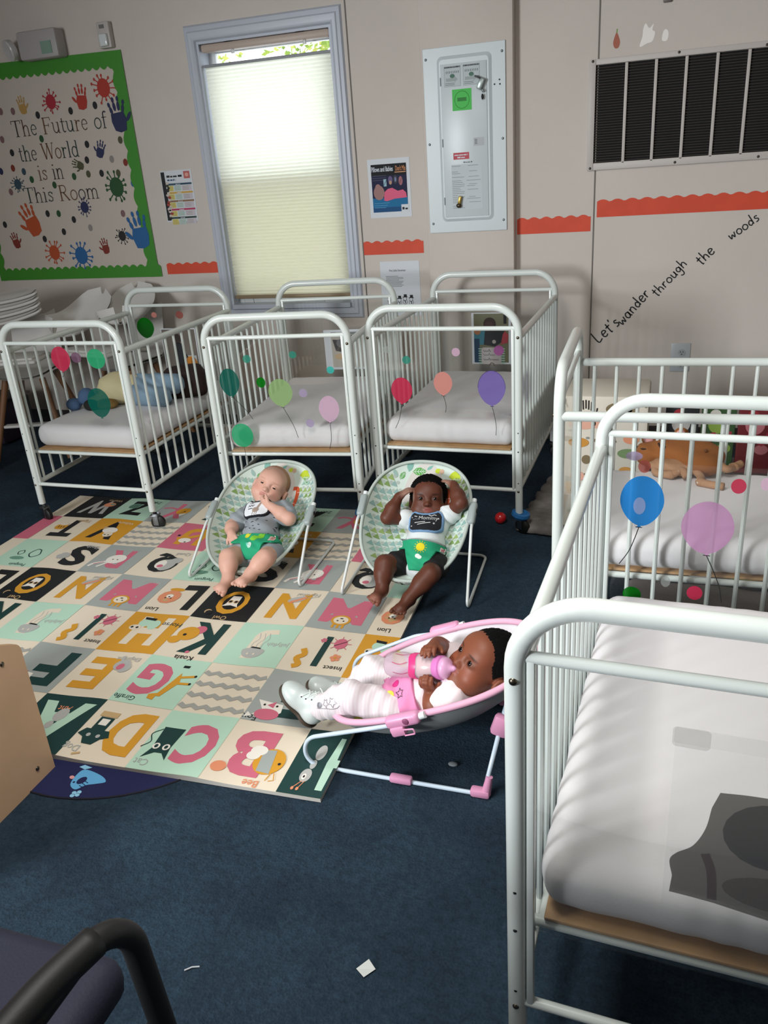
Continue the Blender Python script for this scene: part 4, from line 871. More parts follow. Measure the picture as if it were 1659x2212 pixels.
def an_vul(f): f.ell(.42, .5, .16, .12, WH, 4); f.ell(.36, .66, .1, .1, CM, 5); [f.ell(x, .68, .018, .018, BKK, 6, 8) for x in (.33, .41)]; f.poly([(.5, .4), (.64, .36), (.6, .5)], TN, 5)
def an_uni(f): f.line([(.2, .3), (.5, .5), (.8, .62)], .1, OR, 4, smooth=4); f.ell(.6, .66, .13, .09, WH, 5); f.ell(.56, .72, .02, .02, BKK, 6, 8); f.ell(.82, .5, .03, .03, BKK, 5, 8)
def an_wal(f): f.ell(.3, .36, .14, .1, PE, 4); f.ell(.24, .34, .06, .04, SG, 5)
def an_yak(f): f.ell(.36, .5, .16, .14, OR, 4); f.poly([(.24, .6), (.32, .74), (.4, .62)], WH, 5); f.ell(.32, .52, .02, .02, BKK, 6, 8); f.line([(.5, .44), (.74, .36), (.9, .4)], .05, PI_, 3, smooth=3)
def an_zeb(f): f.ell(.62, .4, .14, .12, SG, 4); [f.line([(.54+q*.05, .32), (.56+q*.05, .5)], .014, BKK, 5) for q in range(4)]
TILES = {'A': ('dark', MI, an_ant, 'Ant', PE), 'B': ('cream', PI_, an_bee, 'Bee', PE), 'C': ('mint', PI_, an_cat, 'Cat', GY), 'D': ('cream', OR, an_dog, 'Dog', LG), 'E': ('cream', OR, an_ele, 'Elephant', LG), 'F': ('grey', DK, an_fox, 'Fox', BKK),
 'G': ('mint', PI_, an_gir, 'Giraffe', DK), 'H': ('orange', CM, an_hor, 'Horse', DK), 'I': ('cream', DK, an_ins, 'Insect', BKK), 'J': ('mint', CM, an_jel, 'Jellyfish', LG), 'K': ('cream', DK, an_koa, 'Koala', BKK), 'L': ('cream', BKK, an_lion, 'Lion', BKK),
 'M': ('grey', PI_, an_mon, 'Monkey', LG), 'N': ('cream', OR, an_nar, 'Narwhal', LG), 'O': ('black', OR, an_owl, 'Owl', TN), 'P': ('mint', SG, an_peng, 'Penguin', DK), 'Q': ('cream', BKK, an_qua, 'Quail', LG), 'R': ('grey', PI_, an_rab, 'Rabbit', LG),
 'S': ('cream', BKK, an_she, 'Sloth', LG), 'T': ('cream', BKK, an_tig, 'Tiger', TN), 'U': ('pink', OR, an_uni, 'Unicorn', DK), 'V': ('orange', BKK, an_vul, 'Vulture', CM), 'W': ('black', LG, an_wal, 'Walrus', TN), 'X': ('cream', DK, None, 'X-ray', LG), 'Y': ('grey', PI_, an_yak, 'Yak', LG), 'Z': ('mint', BKK, an_zeb, 'Zebra', DK), '~': ('cream', None, None, '', None)}
ROWS = ['ABCD', 'EF~G', 'HIJK', 'LMNO', 'PQRS', 'TU~V', 'WXYZ']
# letter placement in a tile read the right way up: x0, y0, width, height
LPOS = {'A': (.08, .12, .8, .76), 'B': (.32, .14, .52, .72), 'C': (.06, .18, .5, .66), 'D': (.1, .14, .5, .72), 'E': (.38, .16, .46, .68), 'F': (.12, .14, .5, .74), 'G': (.4, .16, .5, .66), 'H': (.18, .1, .56, .72), 'I': (.44, .16, .1, .68), 'J': (.3, .14, .36, .7), 'K': (.2, .1, .56, .76), 'L': (.14, .14, .42, .72), 'M': (.14, .16, .72, .66), 'N': (.22, .14, .56, .7), 'O': (.24, .18, .52, .66), 'P': (.3, .16, .4, .66), 'Q': (.2, .16, .56, .66), 'R': (.26, .18, .5, .64), 'S': (.12, .14, .5, .72), 'T': (.2, .14, .52, .7), 'U': (.24, .16, .52, .66), 'V': (.2, .14, .56, .7), 'W': (.16, .18, .66, .62), 'X': (.24, .16, .52, .66), 'Y': (.28, .16, .5, .66), 'Z': (.24, .16, .52, .64)}
FAINT = {'P', 'J'}
def mat_h(x, y):
    """the foam ripples a little at its fold lines"""
    h = 0
    for c in (-2.6, -1.0, .9, 2.9): h += .005*math.exp(-((x/MTW-c)/.34)**2)
    return h + .002*math.sin(x*7)*math.sin(y*6)+.002
pm = MB(); MXA, MXB, MYA, MYB = -4.38*MTW, 4.55*MTW, 0, 7*MTH; TH = .011
nu, nv = 110, 50
top = lambda u, v, e=0: V((MXA+(MXB-MXA)*u, MYA+(MYB-MYA)*v, TH+mat_h(MXA+(MXB-MXA)*u, MYA+(MYB-MYA)*v)+e))
pm.grid(lambda u, v: top(u, v), nu, nv, CM)
edge = [top(i/(nu-1), 0) for i in range(nu)]+[top(1, j/(nv-1)) for j in range(1, nv)]+[top(1-i/(nu-1), 1) for i in range(1, nu)]+[top(0, 1-j/(nv-1)) for j in range(1, nv-1)]
EB = mat('#b8b4ac', .7); n = len(edge)
pm.add([(p.x, p.y, p.z) for p in edge]+[(p.x, p.y, .002) for p in edge], [(n+i, n+(i+1) % n, (i+1) % n, i) for i in range(n)], EB)
FM = Flat(pm, lambda u, v, h: V((u, v, TH+mat_h(u, v)+.0007+h)), .0003, maxlen=.05)
for r in range(7):
    for c in range(-5, 5):
        ch = ROWS[r][(4-c) % 4]; bg, lc, an, nm, tc_ = TILES[ch]
        x0, x1 = max(c*MTW, MXA), min((c+1)*MTW, MXB); y0, y1 = r*MTH, (r+1)*MTH
        if bg != 'cream': FM.rect(x0, y0, x1, y1, foam(bg), 1)
        if c in (-5,): continue
        if c == 4 and ch not in 'ALH': continue
        f = FM.at((c+1)*MTW, (r+1)*MTH, -MTW, -MTH)      # the print reads from the far side
        if c == 4: g0 = f; f = FM.at((c+1)*MTW, (r+1)*MTH, -MTW, -MTH)
        def clipx(u): return u
        if ch == '~':
            for q in range(4): f.line([(.02+i*.96/10, .2+q*.22+(.05 if i % 2 else 0)) for i in range(11)], .075, mat('#a6a6a0', .55), 2)
            continue
        if c == 4:
            # only the part left of the cut edge is there
            if ch == 'A': f = FM.at((c+.58)*MTW, (r+1)*MTH, -MTW*.62, -MTH); an_ant(f); f.poly([(.1, .1), (.2, .1), (.26, .5), (.24, .9), (.1, .9), (.08, .5)], MI, 3); f.rect(.02, .44, .2, .56, MI, 3)
            elif ch == 'L': f = FM.at((c+.9)*MTW, (r+1)*MTH, -MTW*.9, -MTH); f.text('Lion', .62, .82, .14, BKK, 3, .005); an_lion(f)
            elif ch == 'H': f = FM.at((c+.78)*MTW, (r+1)*MTH, -MTW*.78, -MTH); an_hor(f); f.rect(.32, .12, .4, .22, BKK, 5)
            continue
        lx, ly, lw, lh = LPOS[ch]; vs, fs, a, b, c0, d0 = text_mesh(ch, .035)
        lm_ = lc if ch not in FAINT else (foam('cream') if ch == 'J' else SG)
        if not (ch == 'P'): f.tris([(lx+(p-a)/(b-a)*lw, ly+(q-c0)/(d0-c0)*lh) for p, q in vs], fs, lm_, 2)
        if ch == 'O': f.ell(.5, .5, .17, .22, BKK, 3)
        if an: an(f)
        tp = {'C': (.86, .84), 'D': (.9, .8), 'B': (.36, .9), 'F': (.9, .9), 'G': (.82, .86), 'L': (.8, .84), 'O': (.5, .9), 'K': (.5, .93), 'I': (.2, .8), 'J': (.2, .46), 'H': (.16, .22), 'A': (.5, .2), 'P': (.4, .9)}.get(ch, (.3, .12))
        f.text(nm, tp[0], tp[1], .14 if len(nm) < 6 else .12, tc_, 3, .005, 'c')
# seams between the printed tiles
mo = pm.obj('play_mat', None, 30); mo.location = (MO[0], MO[1], .0); mo.rotation_euler = (0, 0, MRZ)
tag(mo, 'large foam alphabet play mat with letter and animal squares on the navy carpet', 'play mat')
# navy rug with a fish peeking out from under the mat
m = MB(); RG = mat('#141a4a', .9, bump=.3, bscale=400); N = 64
pts = [(-1.47+.452*math.cos(2*PI*i/N), 1.73+.452*math.sin(2*PI*i/N)) for i in range(N)]
m.add([(x, y, .0025) for x, y in pts], [tuple(range(N))], RG); m.tube([(x, y, .001) for x, y in pts], .003, mat('#080a1c', .8), 8, closed=True)
f = Flat(m, lambda u, v, h: V((u, v, .0025+h)), .0003).at(-1.405, 1.345, .115, None, -.35); BL = mat('#5fa8d8', .85); LB = mat('#8cc4e4', .85); NB = mat('#10184a', .9)
f.poly([(p.x, p.y) for p in catmull([(-.3, .3, 0), (-.28, .02, 0), (-.12, -.2, 0), (.12, -.22, 0), (.2, 0, 0), (.36, .16, 0), (.5, .34, 0), (.2, .4, 0)], 5, True)], BL, 1)
f.ell(-.02, .04, .1, .13, NB, 2); f.ell(-.13, -.1, .03, .03, NB, 2); f.ell(-.32, -.03, .07, .05, mat('#d89a9a', .8), 2)
for x, y in ((.28, -.22), (.2, -.3), (.32, -.3), (.24, -.38)): f.ell(x, y, .06, .05, LB, 2)
for k in range(8): f.ell(.1+.06*(k % 3), -.1+.08*(k//3), .03, .025, NB, 2, 12, a0=0, a1=180)
f.poly([(-.3, .3), (-.5, .28), (-.44, .4), (-.2, .44)], LB, 2)
o = m.obj('fish_rug', None, 0); tag(o, 'navy rug with a light blue fish, peeking from under the play mat', 'rug')

# small scraps on the floor
m = MB(); m.add([(-.014, -.014, .003), (.012, -.017, .005), (.015, .012, .003), (-.01, .017, .005)], [(0, 1, 2, 3)], mat('#c8ccc8', .8)); o = m.obj('paper_scrap', None, 0); o.location = (-.479, 1.025, .0); o.rotation_euler = (0, 0, -.5); tag(o, 'small pale paper scrap alone on the open carpet in front', 'paper scrap')
m = MB(); m.tube([(-.012, -.008, .003), (0, .002, .004), (.014, .008, .003)], .0016, mat('#b8bcc0', .8), 6); o = m.obj('thread', None); o.location = (-.822, .933, 0); tag(o, 'short white thread on the open carpet beside the black armchair', 'thread')
m = MB(); m.ball((0, 0, .004), (.013, .009, .004), mat('#6e7478', .8), 12, 8); o = m.obj('lint', None); o.location = (-.451, 1.643, 0); tag(o, 'grey lint tuft on the carpet under the pink baby bouncer', 'lint')
# ------------------------------------------------------------------ baby bouncers
from mathutils.bvhtree import BVHTree
class Seat:
    """the sling of a bouncer: u across -1..1, t along 0 (feet) .. 1 (head)"""
    def __init__(s, ya, yb, z0, m, w, sag): s.ya, s.yb, s.z0, s.m, s.w, s.sag = ya, yb, z0, m, w, sag; s.n = V((0, -m, 1)).normalized()
    def half(s, t): return s.w*max(0, 1-abs(2*t-1)**2.5)**(1/2.3)*(1.0+.06*(t-.5))
    def rim(s, t, side):
        y = s.ya+(s.yb-s.ya)*t; return V((side*s.half(t), y, s.z0+s.m*y+.012*math.sin(PI*t)))
    def at(s, u, t, h=0):
        p = s.rim(t, 1); p.x = u*s.half(t); d = s.sag*(math.sin(PI*min(1, max(0, t*.92+.06)))**.8)*(1-abs(u)**3.2)
        q = p-s.n*d+s.n*h; q.z = max(q.z, .016+h*.5); return q
    def flat(s, u, v, h):
        """u, v in metres on the seat plane: v along from the feet end, u across"""
        t = min(.999, max(.001, v/((s.yb-s.ya)*math.hypot(1, s.m)))); hw = max(1e-3, s.half(t)); return s.at(max(-1, min(1, u/hw)), t, .0009+h)
def bouncer(name, label, loc, rz, S, cols, pat, tip=-.21, rear=.225, tipw=.235, rearw=.235, pink=False):
    b = thing(name, label, 'baby bouncer', (loc[0], loc[1], 0), rz, None if pink else 'green baby bouncers')
    fab, back, wire, plas, rimc = cols; eps = .0003; cs_ = lambda j: eps+(1-2*eps)*(.5-.5*math.cos(PI*j))
    m = MB(); m.grid(lambda i, j: S.at(2*i-1, cs_(j)), 49, 81, fab)
    o = m.obj('seat_fabric', b, 180)
    m = MB(); m.grid(lambda i, j: S.at(1-2*i, cs_(j), -.006)-V((0, 0, .003)), 31, 41, back); tag(m.obj('seat_underside', b, 180), 'grey cloth underside' if not pink else 'grey cloth underside')
    m = MB(); f = Flat(m, S.flat, .0002, .014); pat(f, S); m.obj('printed_pattern', o, 180)
    K = 90; ts = [eps+(1-2*eps)*(.5-.5*math.cos(PI*i/K)) for i in range(K+1)]
    loop = [S.rim(t, 1) for t in ts]+[S.rim(t, -1) for t in ts[::-1]]
    m = MB(); m.tube(loop, .0088 if pink else .0065, rimc, 10, closed=True); m.obj('seat_rim', b, 180)
    ht = (.035-S.ya)/(S.yb-S.ya); hp = S.rim(ht, 1); hx, hz = hp.x+.012, hp.z
    pth = [V((hx, .05, hz)), V((hx+.004, -.02, hz-.035)), V((tipw, tip, .006)), V((rearw, rear, .006))]
    if pink:
        pth = [V((hx, .04, hz-.01)), V((hx+.006, -.06, hz-.04)), V((tipw, tip-.02, hz*.42)), V((tipw, tip-.02, .006)), V((rearw+.02, rear+.02, .006)), V((rearw-.02, rear+.06, .2))]
        r_ = [0, .1, .075, .05, .02, 0]
        for q in (1, -1):
            MB().tube(fillet([V((p.x*q, p.y, p.z)) for p in pth], r_, 10), .0058, wire, 10).obj('leg_wire', b, 180)
            MB().box((q*(rearw+.02), rear+.012, .012), (.026, .05, .022), plas, bev=.007).obj('foot_corner', b)
            MB().tube([(q*(rearw+.02), rear+.026, .01), (q*(rearw+.014), rear+.035, .06)], [.0125, .0085], plas, 12).obj('foot_corner', b)
            MB().box((q*(tipw+.002-(tipw-rearw-.02)*.45), .01, .012), (.022, .06, .02), plas, bev=.006).obj('floor_clip', b)
            MB().box((q*(rearw-.02), rear+.06, .195), (.026, .045, .06), plas, rot=(-.3, 0, 0), bev=.01).obj('back_bracket', b)
        MB().tube(fillet([(rearw-.02, rear+.06, .2), (rearw-.03, rear+.065, .225), (-(rearw-.03), rear+.065, .225), (-(rearw-.02), rear+.06, .2)], .015, 4), .0058, wire, 8).obj('rear_bar', b, 180)
    else:
        full = pth+[V((-p.x, p.y, p.z)) for p in pth[::-1]]
        MB().tube(fillet(full, [0, .05, .018, .03, .03, .018, .05, 0], 8), .0056, wire, 10).obj('leg_wire', b, 180)
    ang = math.atan(S.m)
    for q in (1, -1):
        m = MB(); m.box((0, 0, 0), (.03, .095, .032), plas, bev=.011, seg=3)
        if pink: m.box((q*.006, -.02, -.022), (.026, .04, .026), plas, bev=.006); m.tube(fillet([(q*.02, -.0, -.016), (q*.024, .028, -.016), (q*.024, .028, -.03), (q*.024, .0, -.03)], .003, 3), .0022, plas, 6, closed=True)
        h = m.obj('hinge', b); h.location = (q*(hx-.002), .035, hz); h.rotation_euler = (ang, 0, 0)
        MB().ball((q*.015, .012, .002), (.003, .009, .009), DARKP if not pink else mat('#8a4a6a', .5), 12, 8).obj('hinge_button', h)
        MB().tube([(0, .045, 0), (0, .062, .002)], .009, mat('#dfe4e4', .3), 10).obj('rim_sleeve', h)
    return b
TRI = [mat(c, .85) for c in ('#7c9a58', '#92b4a6', '#8aaca6', '#aeb9b0', '#93ac66')]; FAB = mat('#ccd9d0', .85, bump=.1, bscale=300, name='pale_green_cloth'); PLAIN = mat('#cdc8c2', .85)
LEAFS = [mat(c, .85) for c in ('#5aa04a', '#7fb0a4', '#b8c832', '#3f8f3a', '#9ab8b0')]
def leaf(f, x, y, l, w, m, rot=0, vein=None):
    g = f.at(x, y, l, l, rot); k = w/l
    g.poly([(0, 0), (.25, k*.42), (.55, k*.5), (.85, k*.25), (1, 0), (.85, -k*.25), (.55, -k*.5), (.25, -k*.42)], m, 2)
    if vein:
        g.line([(.05, 0), (.95, 0)], .035, vein, 3)
        for q in (.25, .45, .65, .8): g.line([(q-.1, 0), (q+.06, k*.34)], .03, vein, 3); g.line([(q-.1, 0), (q+.06, -k*.34)], .03, vein, 3)
def green_print(f, S):
    L = (S.yb-S.ya)*math.hypot(1, S.m); rg = random.Random(5); a = .34
    f.ell(0, L*.7, .085, L*.3, PLAIN, 1, 32)
    for side in (-1, 1):
        for r_ in range(-6, 20):
            for c in range(0, 8):
                u = side*(.07+.0245*c)-side*(.012 if r_ % 2 else 0); v = .03+r_*.0285-(.0245*c)*.3
                t = v/L
                if not (.09 < t < .84) or abs(u) > S.half(t)-.012 or (t > .7 and abs(u) < .095): continue
                m = TRI[(1, 2, 0, 4)[r_ % 4] if (c+r_) % 4 else 2]
                f.poly([(u-.0125, v), (u+.0125, v), (u, v+.022)], m, 2); f.ell(u+.0122, v+.017, .0068, .0068, TRI[3], 2, 10)
                f.line([(u-.0125, v-.003), (u+.0125, v-.003)], .0016, mat('#dfe8df', .85), 3)
    for x, y, l, w, c, r_ in ((-.07, L*.925, .05, .024, 1, 1.4), (-.055, L*.93, .055, .03, 0, .1), (-.11, L*.87, .03, .016, 4, 2.2), (-.1, L*.86, .035, .018, 0, 1.1), (.0, L*.95, .03, .012, 1, .6), (.1, L*.905, .05, .03, 2, -.5), (.09, L*.9, .045, .026, 2, .1), (.115, L*.86, .04, .016, 3, -.9), (.105, L*.88, .04, .014, 3, -.3)): leaf(f, x, y, l, w, LEAFS[c], r_, FAB if c in (0, 3) else None)
    f.ell(.045, L*.945, .012, .009, LEAFS[2], 2); f.ell(.06, L*.94, .01, .009, mat('#c8a890', .85), 3)
    for x in (-.07, -.05, .07, .09): leaf(f, x, L*.06, .04, .022, LEAFS[2 if x < 0 else 1], 1.2+x*8, None)
    f.line([(-.085, L*.63), (-.08, L*.55), (-.086, L*.48)], .003, LEAFS[1], 2)
    for k in range(5): leaf(f, -.083, L*(.5+.028*k), .02, .007, LEAFS[1], .9, None); leaf(f, -.083, L*(.5+.028*k), .02, .007, LEAFS[1], 2.2, None)
    g = mat('#c4502a', .8); f.line([(.072, L*.8), (.094, L*.79), (.094, L*.68), (.074, L*.6)], .017, g, 3, smooth=5)
def dot_print(f, S):
    L = (S.yb-S.ya)*math.hypot(1, S.m)
    for x, y, r_, c in ((-.155, .13, .018, '#c2cc3a'), (-.16, .2, .016, '#c2cc3a'), (-.13, .075, .014, '#55555a'), (-.162, .27, .016, '#8fc0c4'), (-.155, .35, .017, '#d8508a'), (-.145, .41, .017, '#c2cc3a'), (-.07, .47, .013, '#8fc0c4'), (-.145, .19, .011, '#d8508a'), (.1, .12, .014, '#d8508a'), (.12, .2, .014, '#8fc0c4'), (.12, .32, .014, '#c2cc3a'), (.06, .06, .013, '#c2cc3a'), (-.05, .05, .012, '#55555a'), (.0, .47, .016, '#d8508a'), (.07, .48, .014, '#c2cc3a')):
        f.ell(x, y, r_, r_, mat(c, .85), 2, 16)
    f.poly([(-.15, L*.86), (-.1, L*.93), (0, L*.985), (.1, L*.93), (.15, L*.86), (.09, L*.92), (0, L*.95), (-.09, L*.92)], mat('#d89ab8', .8), 2)
S1 = Seat(-.21, .3, .174, .52, .205, .085); S2 = Seat(-.2, .225, .234, .70, .2, .085); S3 = Seat(-.225, .33, .194, .4, .203, .12)
WIRE = mat('#d3d8d6', .3, coat=.3); GP = mat('#9aa5a4', .4); GRIM = mat('#b4bfb8', .8); PKP = mat('#d996b8', .4); PKR = mat('#e0a8c0', .75); GRYF = mat('#8d9292', .85)
GCOL = (FAB, mat('#9aa39f', .85), WIRE, GP, GRIM)
b1 = bouncer('baby_bouncer', 'green patterned baby bouncer on the letter mat, with an orange letter by the headrest', (-1.48, 2.62), .03, S1, GCOL, green_print)
b1.location.z = .0165
b2 = bouncer('baby_bouncer', 'green patterned baby bouncer at the right edge of the mat, below the electric panel', (-.832, 2.62), .04, S2, GCOL, lambda f, S: green_print(f, S))
b2.location.z = .009; b2.rotation_euler.y = .03
b3 = bouncer('baby_bouncer', 'pink baby bouncer with coloured dots on the carpet beside the nearest crib', (-.575, 1.74), -PI/2, S3, (mat('#d4d0d4', .85, bump=.1, bscale=300), GRYF, mat('#c6d6e4', .3, coat=.3), PKP, PKR), dot_print, tip=-.235, rear=.205, tipw=.19, rearw=.17, pink=True)
# ------------------------------------------------------------------ people
def skin_mat(nm, rough=.48, sss=.0):
    m = bpy.data.materials.new(nm); m.use_nodes = True; nt = m.node_tree; b = nt.nodes['Principled BSDF']; a = nt.nodes.new('ShaderNodeAttribute'); a.attribute_name = 'Tone'
    nt.links.new(a.outputs['Color'], b.inputs['Base Color']); b.inputs['Roughness'].default_value = rough; b.inputs['Specular IOR Level'].default_value = .35
    if sss: b.inputs['Subsurface Weight'].default_value = sss; b.inputs['Subsurface Radius'].default_value = (1, .35, .2); b.inputs['Subsurface Scale'].default_value = .008
    return m
TONE = skin_mat('painted_tone', .85)
SKIN = skin_mat('skin', .5, .12)
npv = lambda p: np.array(p, float)
def frame(up, fw):
    up = V(up).normalized(); fw = V(fw); fw = (fw-up*fw.dot(up)).normalized(); x = fw.cross(up)
    return Matrix((x, fw, up)).transposed()      # columns: side, forward, up
def head_prims(S, c, R, s, k=1):
    P = lambda x, y, z: npv(V(c)+R @ (V((x, y, z))*s)); Rn = np.array(R)
    E = lambda p, r, kk=.012, mode='add': S.ell(P(*p), npv(r)*s, Rn, kk*s, mode)
    C = lambda a, b, ra, rb, kk=.01, mode='add': S.cone(P(*a), P(*b), ra*s, rb*s, kk*s, mode)
    E((0, -.012, .03), (.0625, .076, .064)); E((0, .02, -.022), (.053, .05, .054), .03)
    for q in (-1, 1): E((q*.0325, .0345, -.032), (.0265, .028, .0265), .02)
    E((0, .05, -.058), (.02, .017, .015), .018); E((0, .045, .03), (.048, .028, .036), .03)
    for q in (-1, 1):
        E((q*.026, .0755, .0035), (.0135, .014, .009), .01, 'sub')
        E((q*.026, .0565, .0035), (.0145, .0142, .0122), .005)
    C((0, .064, .002), (0, .073, -.016), .006, .0075, .012); E((0, .0765, -.0185), (.0088, .0085, .0078), .006)
    for q in (-1, 1): E((q*.0085, .0705, -.0205), (.006, .007, .0055), .005); E((q*.0042, .079, -.0265), (.0024, .004, .0024), .002, 'sub')
    E((0, .0655, -.0355), (.0165, .0085, .0058), .005); E((0, .0645, -.0445), (.0135, .0085, .006), .005)
    C((-.0145, .0735, -.0392), (.0145, .0735, -.0392), .0018, .0018, .003, 'sub')
    for q in (-1, 1):
        E((q*.067, -.012, -.006), (.0095, .0155, .0225), .006); E((q*.0755, -.010, -.003), (.006, .009, .0145), .004, 'sub')
def eye_parts(root, c, R, s, iris='#2a1a12', look=(0, 0), lid=.35, n=''):
    P = lambda x, y, z: V(c)+R @ (V((x, y, z))*s)
    for q in (-1, 1):
        ec = P(q*.026, .0572, .0035); m = MB(); m.ball(ec, .0128*s, mat('#d8d2cc', .2), 20, 14); e = m.obj('eye', root, 180)
        d = (R @ V((look[0], 1, look[1]))).normalized(); m = MB(); ic = ec+d*.0108*s
        Q = d.to_track_quat('Z', 'Y').to_matrix().to_4x4()
        m.lathe([(.0, .0026*s), (.0034*s, .0025*s), (.0036*s, .0024*s)], mat('#060505', .1), 18, Matrix.Translation(ic) @ Q, cap=False)
        m.lathe([(.0034*s, .0024*s), (.0066*s, .0014*s), (.0068*s, .0)], mat(iris, .15), 18, Matrix.Translation(ic) @ Q, cap=False); m.obj('iris', e, 180)
        # lids: a shell over the ball with a slit left open
        m = MB(); r_ = .0140*s
        def lid_fn(u, v, sg, top):
            a = (u-.5)*2.5; op = (.62-lid*.9)*math.cos(a*.62) if top else -.42*math.cos(a*.62); b = op+(1.25*sg-op)*v
            return ec+R @ V((math.sin(a)*math.cos(b)*r_, math.cos(a)*math.cos(b)*r_, math.sin(b)*r_))
        for top in (True, False): m.grid(lambda u, v: lid_fn(u, v, 1 if top else -1, top), 15, 7, SKINFLAT[n])
        m.obj('eyelid', root, 180)
SKINFLAT = {}
def hand(S, w, d, nrm, curl, s, thumb=1, spread=.12, k=.0035):
    """w wrist, d pointing direction, nrm palm normal; curl per joint (radians)"""
    w, d, nrm = V(w), V(d).normalized(), V(nrm); nrm = (nrm-d*nrm.dot(d)).normalized(); lat = d.cross(nrm)
    R = np.array(Matrix((lat, d, nrm)).transposed())
    S.ell(npv(w+d*.019*s), npv((.0175, .024, .0105))*s, R, .008); S.cone(npv(w-d*.006*s), npv(w+d*.012*s), .0145*s, .013*s, .008)
    tips = []
    for i in range(4):
        o = (i-1.5)*.0092*s; p = w+d*(.036-.003*abs(i-1.3))*s+lat*o; dd = (d+lat*spread*(i-1.5)*.6).normalized(); pts = [p-dd*.008*s]; L = (.0125, .0115, .0165, .0145)[i % 4] if False else (.012, .0135, .013, .0105)[i]
        cu = curl[i] if isinstance(curl, (list, tuple)) else curl
        q = p; pts = [p-dd*.01*s, p]
        for j in range(3):
            ax = dd.cross(nrm); dd = Matrix.Rotation(cu*(.8 if j == 0 else 1.1), 3, ax.normalized()) @ dd; q = q+dd*L*s*(1, .8, .7)[j]; pts.append(q)
        S.chain([npv(x) for x in pts], [.0062*s, .0060*s, .0055*s, .005*s, .0045*s], k); tips.append(q)
    tb = w+d*.012*s+lat*thumb*.015*s; td = (d*.6+lat*thumb*.75+nrm*.35).normalized(); t2 = tb+td*.015*s; t3 = t2+(td+d*.5+nrm*.3).normalized()*.014*s
    S.chain([npv(tb-td*.006*s), npv(t2), npv(t3)], [.0078*s, .0066*s, .0052*s], k); return tips
def foot(S, an, toe, sole, s, side):
    an, toe, sole = V(an), V(toe), V(sole); d = (toe-an); L = d.length; d.normalize(); sole = (sole-d*sole.dot(d)).normalized(); lat = d.cross(sole)
    heel = an+sole*.016*s-d*.008*s; ball = an+d*(L-.022*s)+sole*.012*s
    S.cone(npv(an), npv(heel), .02*s, .0185*s, .012); S.cone(npv(heel), npv(ball), .018*s, .0175*s, .012); S.cone(npv(an), npv(ball), .0185*s, .014*s, .014)
    S.cone(npv(ball+lat*.009*s), npv(ball-lat*.009*s), .014*s, .013*s, .01)
    for i in range(5):
        o = (-.0195, -.0055, .0052, .0152, .0243)[i]*s*side; l = (.0185, .018, .016, .013, .0095)[i]*s; r_ = (.0078, .0052, .005, .0047, .0044)[i]*s; b = ball+lat*o+d*(.009-.0022*abs(i-1))*s
        S.cone(npv(b), npv(b+d*l+sole*.001*s), r_*.9, r_, .002)
def torso(S, B, g=0, k=.03):
    S.cone(npv(B['pelvis']), npv(B['belly']), B['r'][0]+g, B['r'][1]+g, k); S.cone(npv(B['belly']), npv(B['chest']), B['r'][1]+g, B['r'][2]+g, k)
    S.cone(npv(B['chest']), npv(B['neck']), B['r'][2]*.8+g, .032+g, k)
    for a in B['arms']: S.cone(npv(B['chest']), npv(a['sh']), B['r'][2]*.75+g, .033+g, k)
def arm(S, a, g=0, frac=1.0, k=.012):
    sh, el, wr = V(a['sh']), V(a['el']), V(a['wr'])
    if frac >= 1: S.cone(npv(sh), npv(el), .031+g, .0255+g, k); S.cone(npv(el), npv(el+(wr-el)*.4), .0255+g, .0265+g, k); S.cone(npv(el+(wr-el)*.4), npv(wr), .0265+g, .0165+g, k)
    else: S.cone(npv(sh), npv(sh+(el-sh)*frac), .031+g, (.031-.0055*frac)+g*1.6, k)
def leg(S, l, g=0, f0=0, frac=1.0, k=.014):
    h, kn, an = V(l['hip']), V(l['knee']), V(l['ank'])
    if frac >= 1:
        S.cone(npv(h), npv(kn), .046+g, .034+g, k); c = kn+(an-kn)*.35; S.cone(npv(kn), npv(c), .034+g, .0335+g, k); S.cone(npv(c), npv(an), .0335+g, .021+g, k)
    else: S.cone(npv(h+(kn-h)*f0), npv(h+(kn-h)*frac), .046-.012*f0+g, .046-.012*frac+g, k)
def bounds(B, pad=.09):
    pts = [B[k] for k in ('pelvis', 'belly', 'chest', 'neck', 'head')]+[a[k] for a in B['arms'] for k in ('sh', 'el', 'wr')]+[l[k] for l in B['legs'] for k in ('hip', 'knee', 'ank', 'toe')]
    a = np.array([tuple(p) for p in pts]); return a.min(0)-pad, a.max(0)+pad
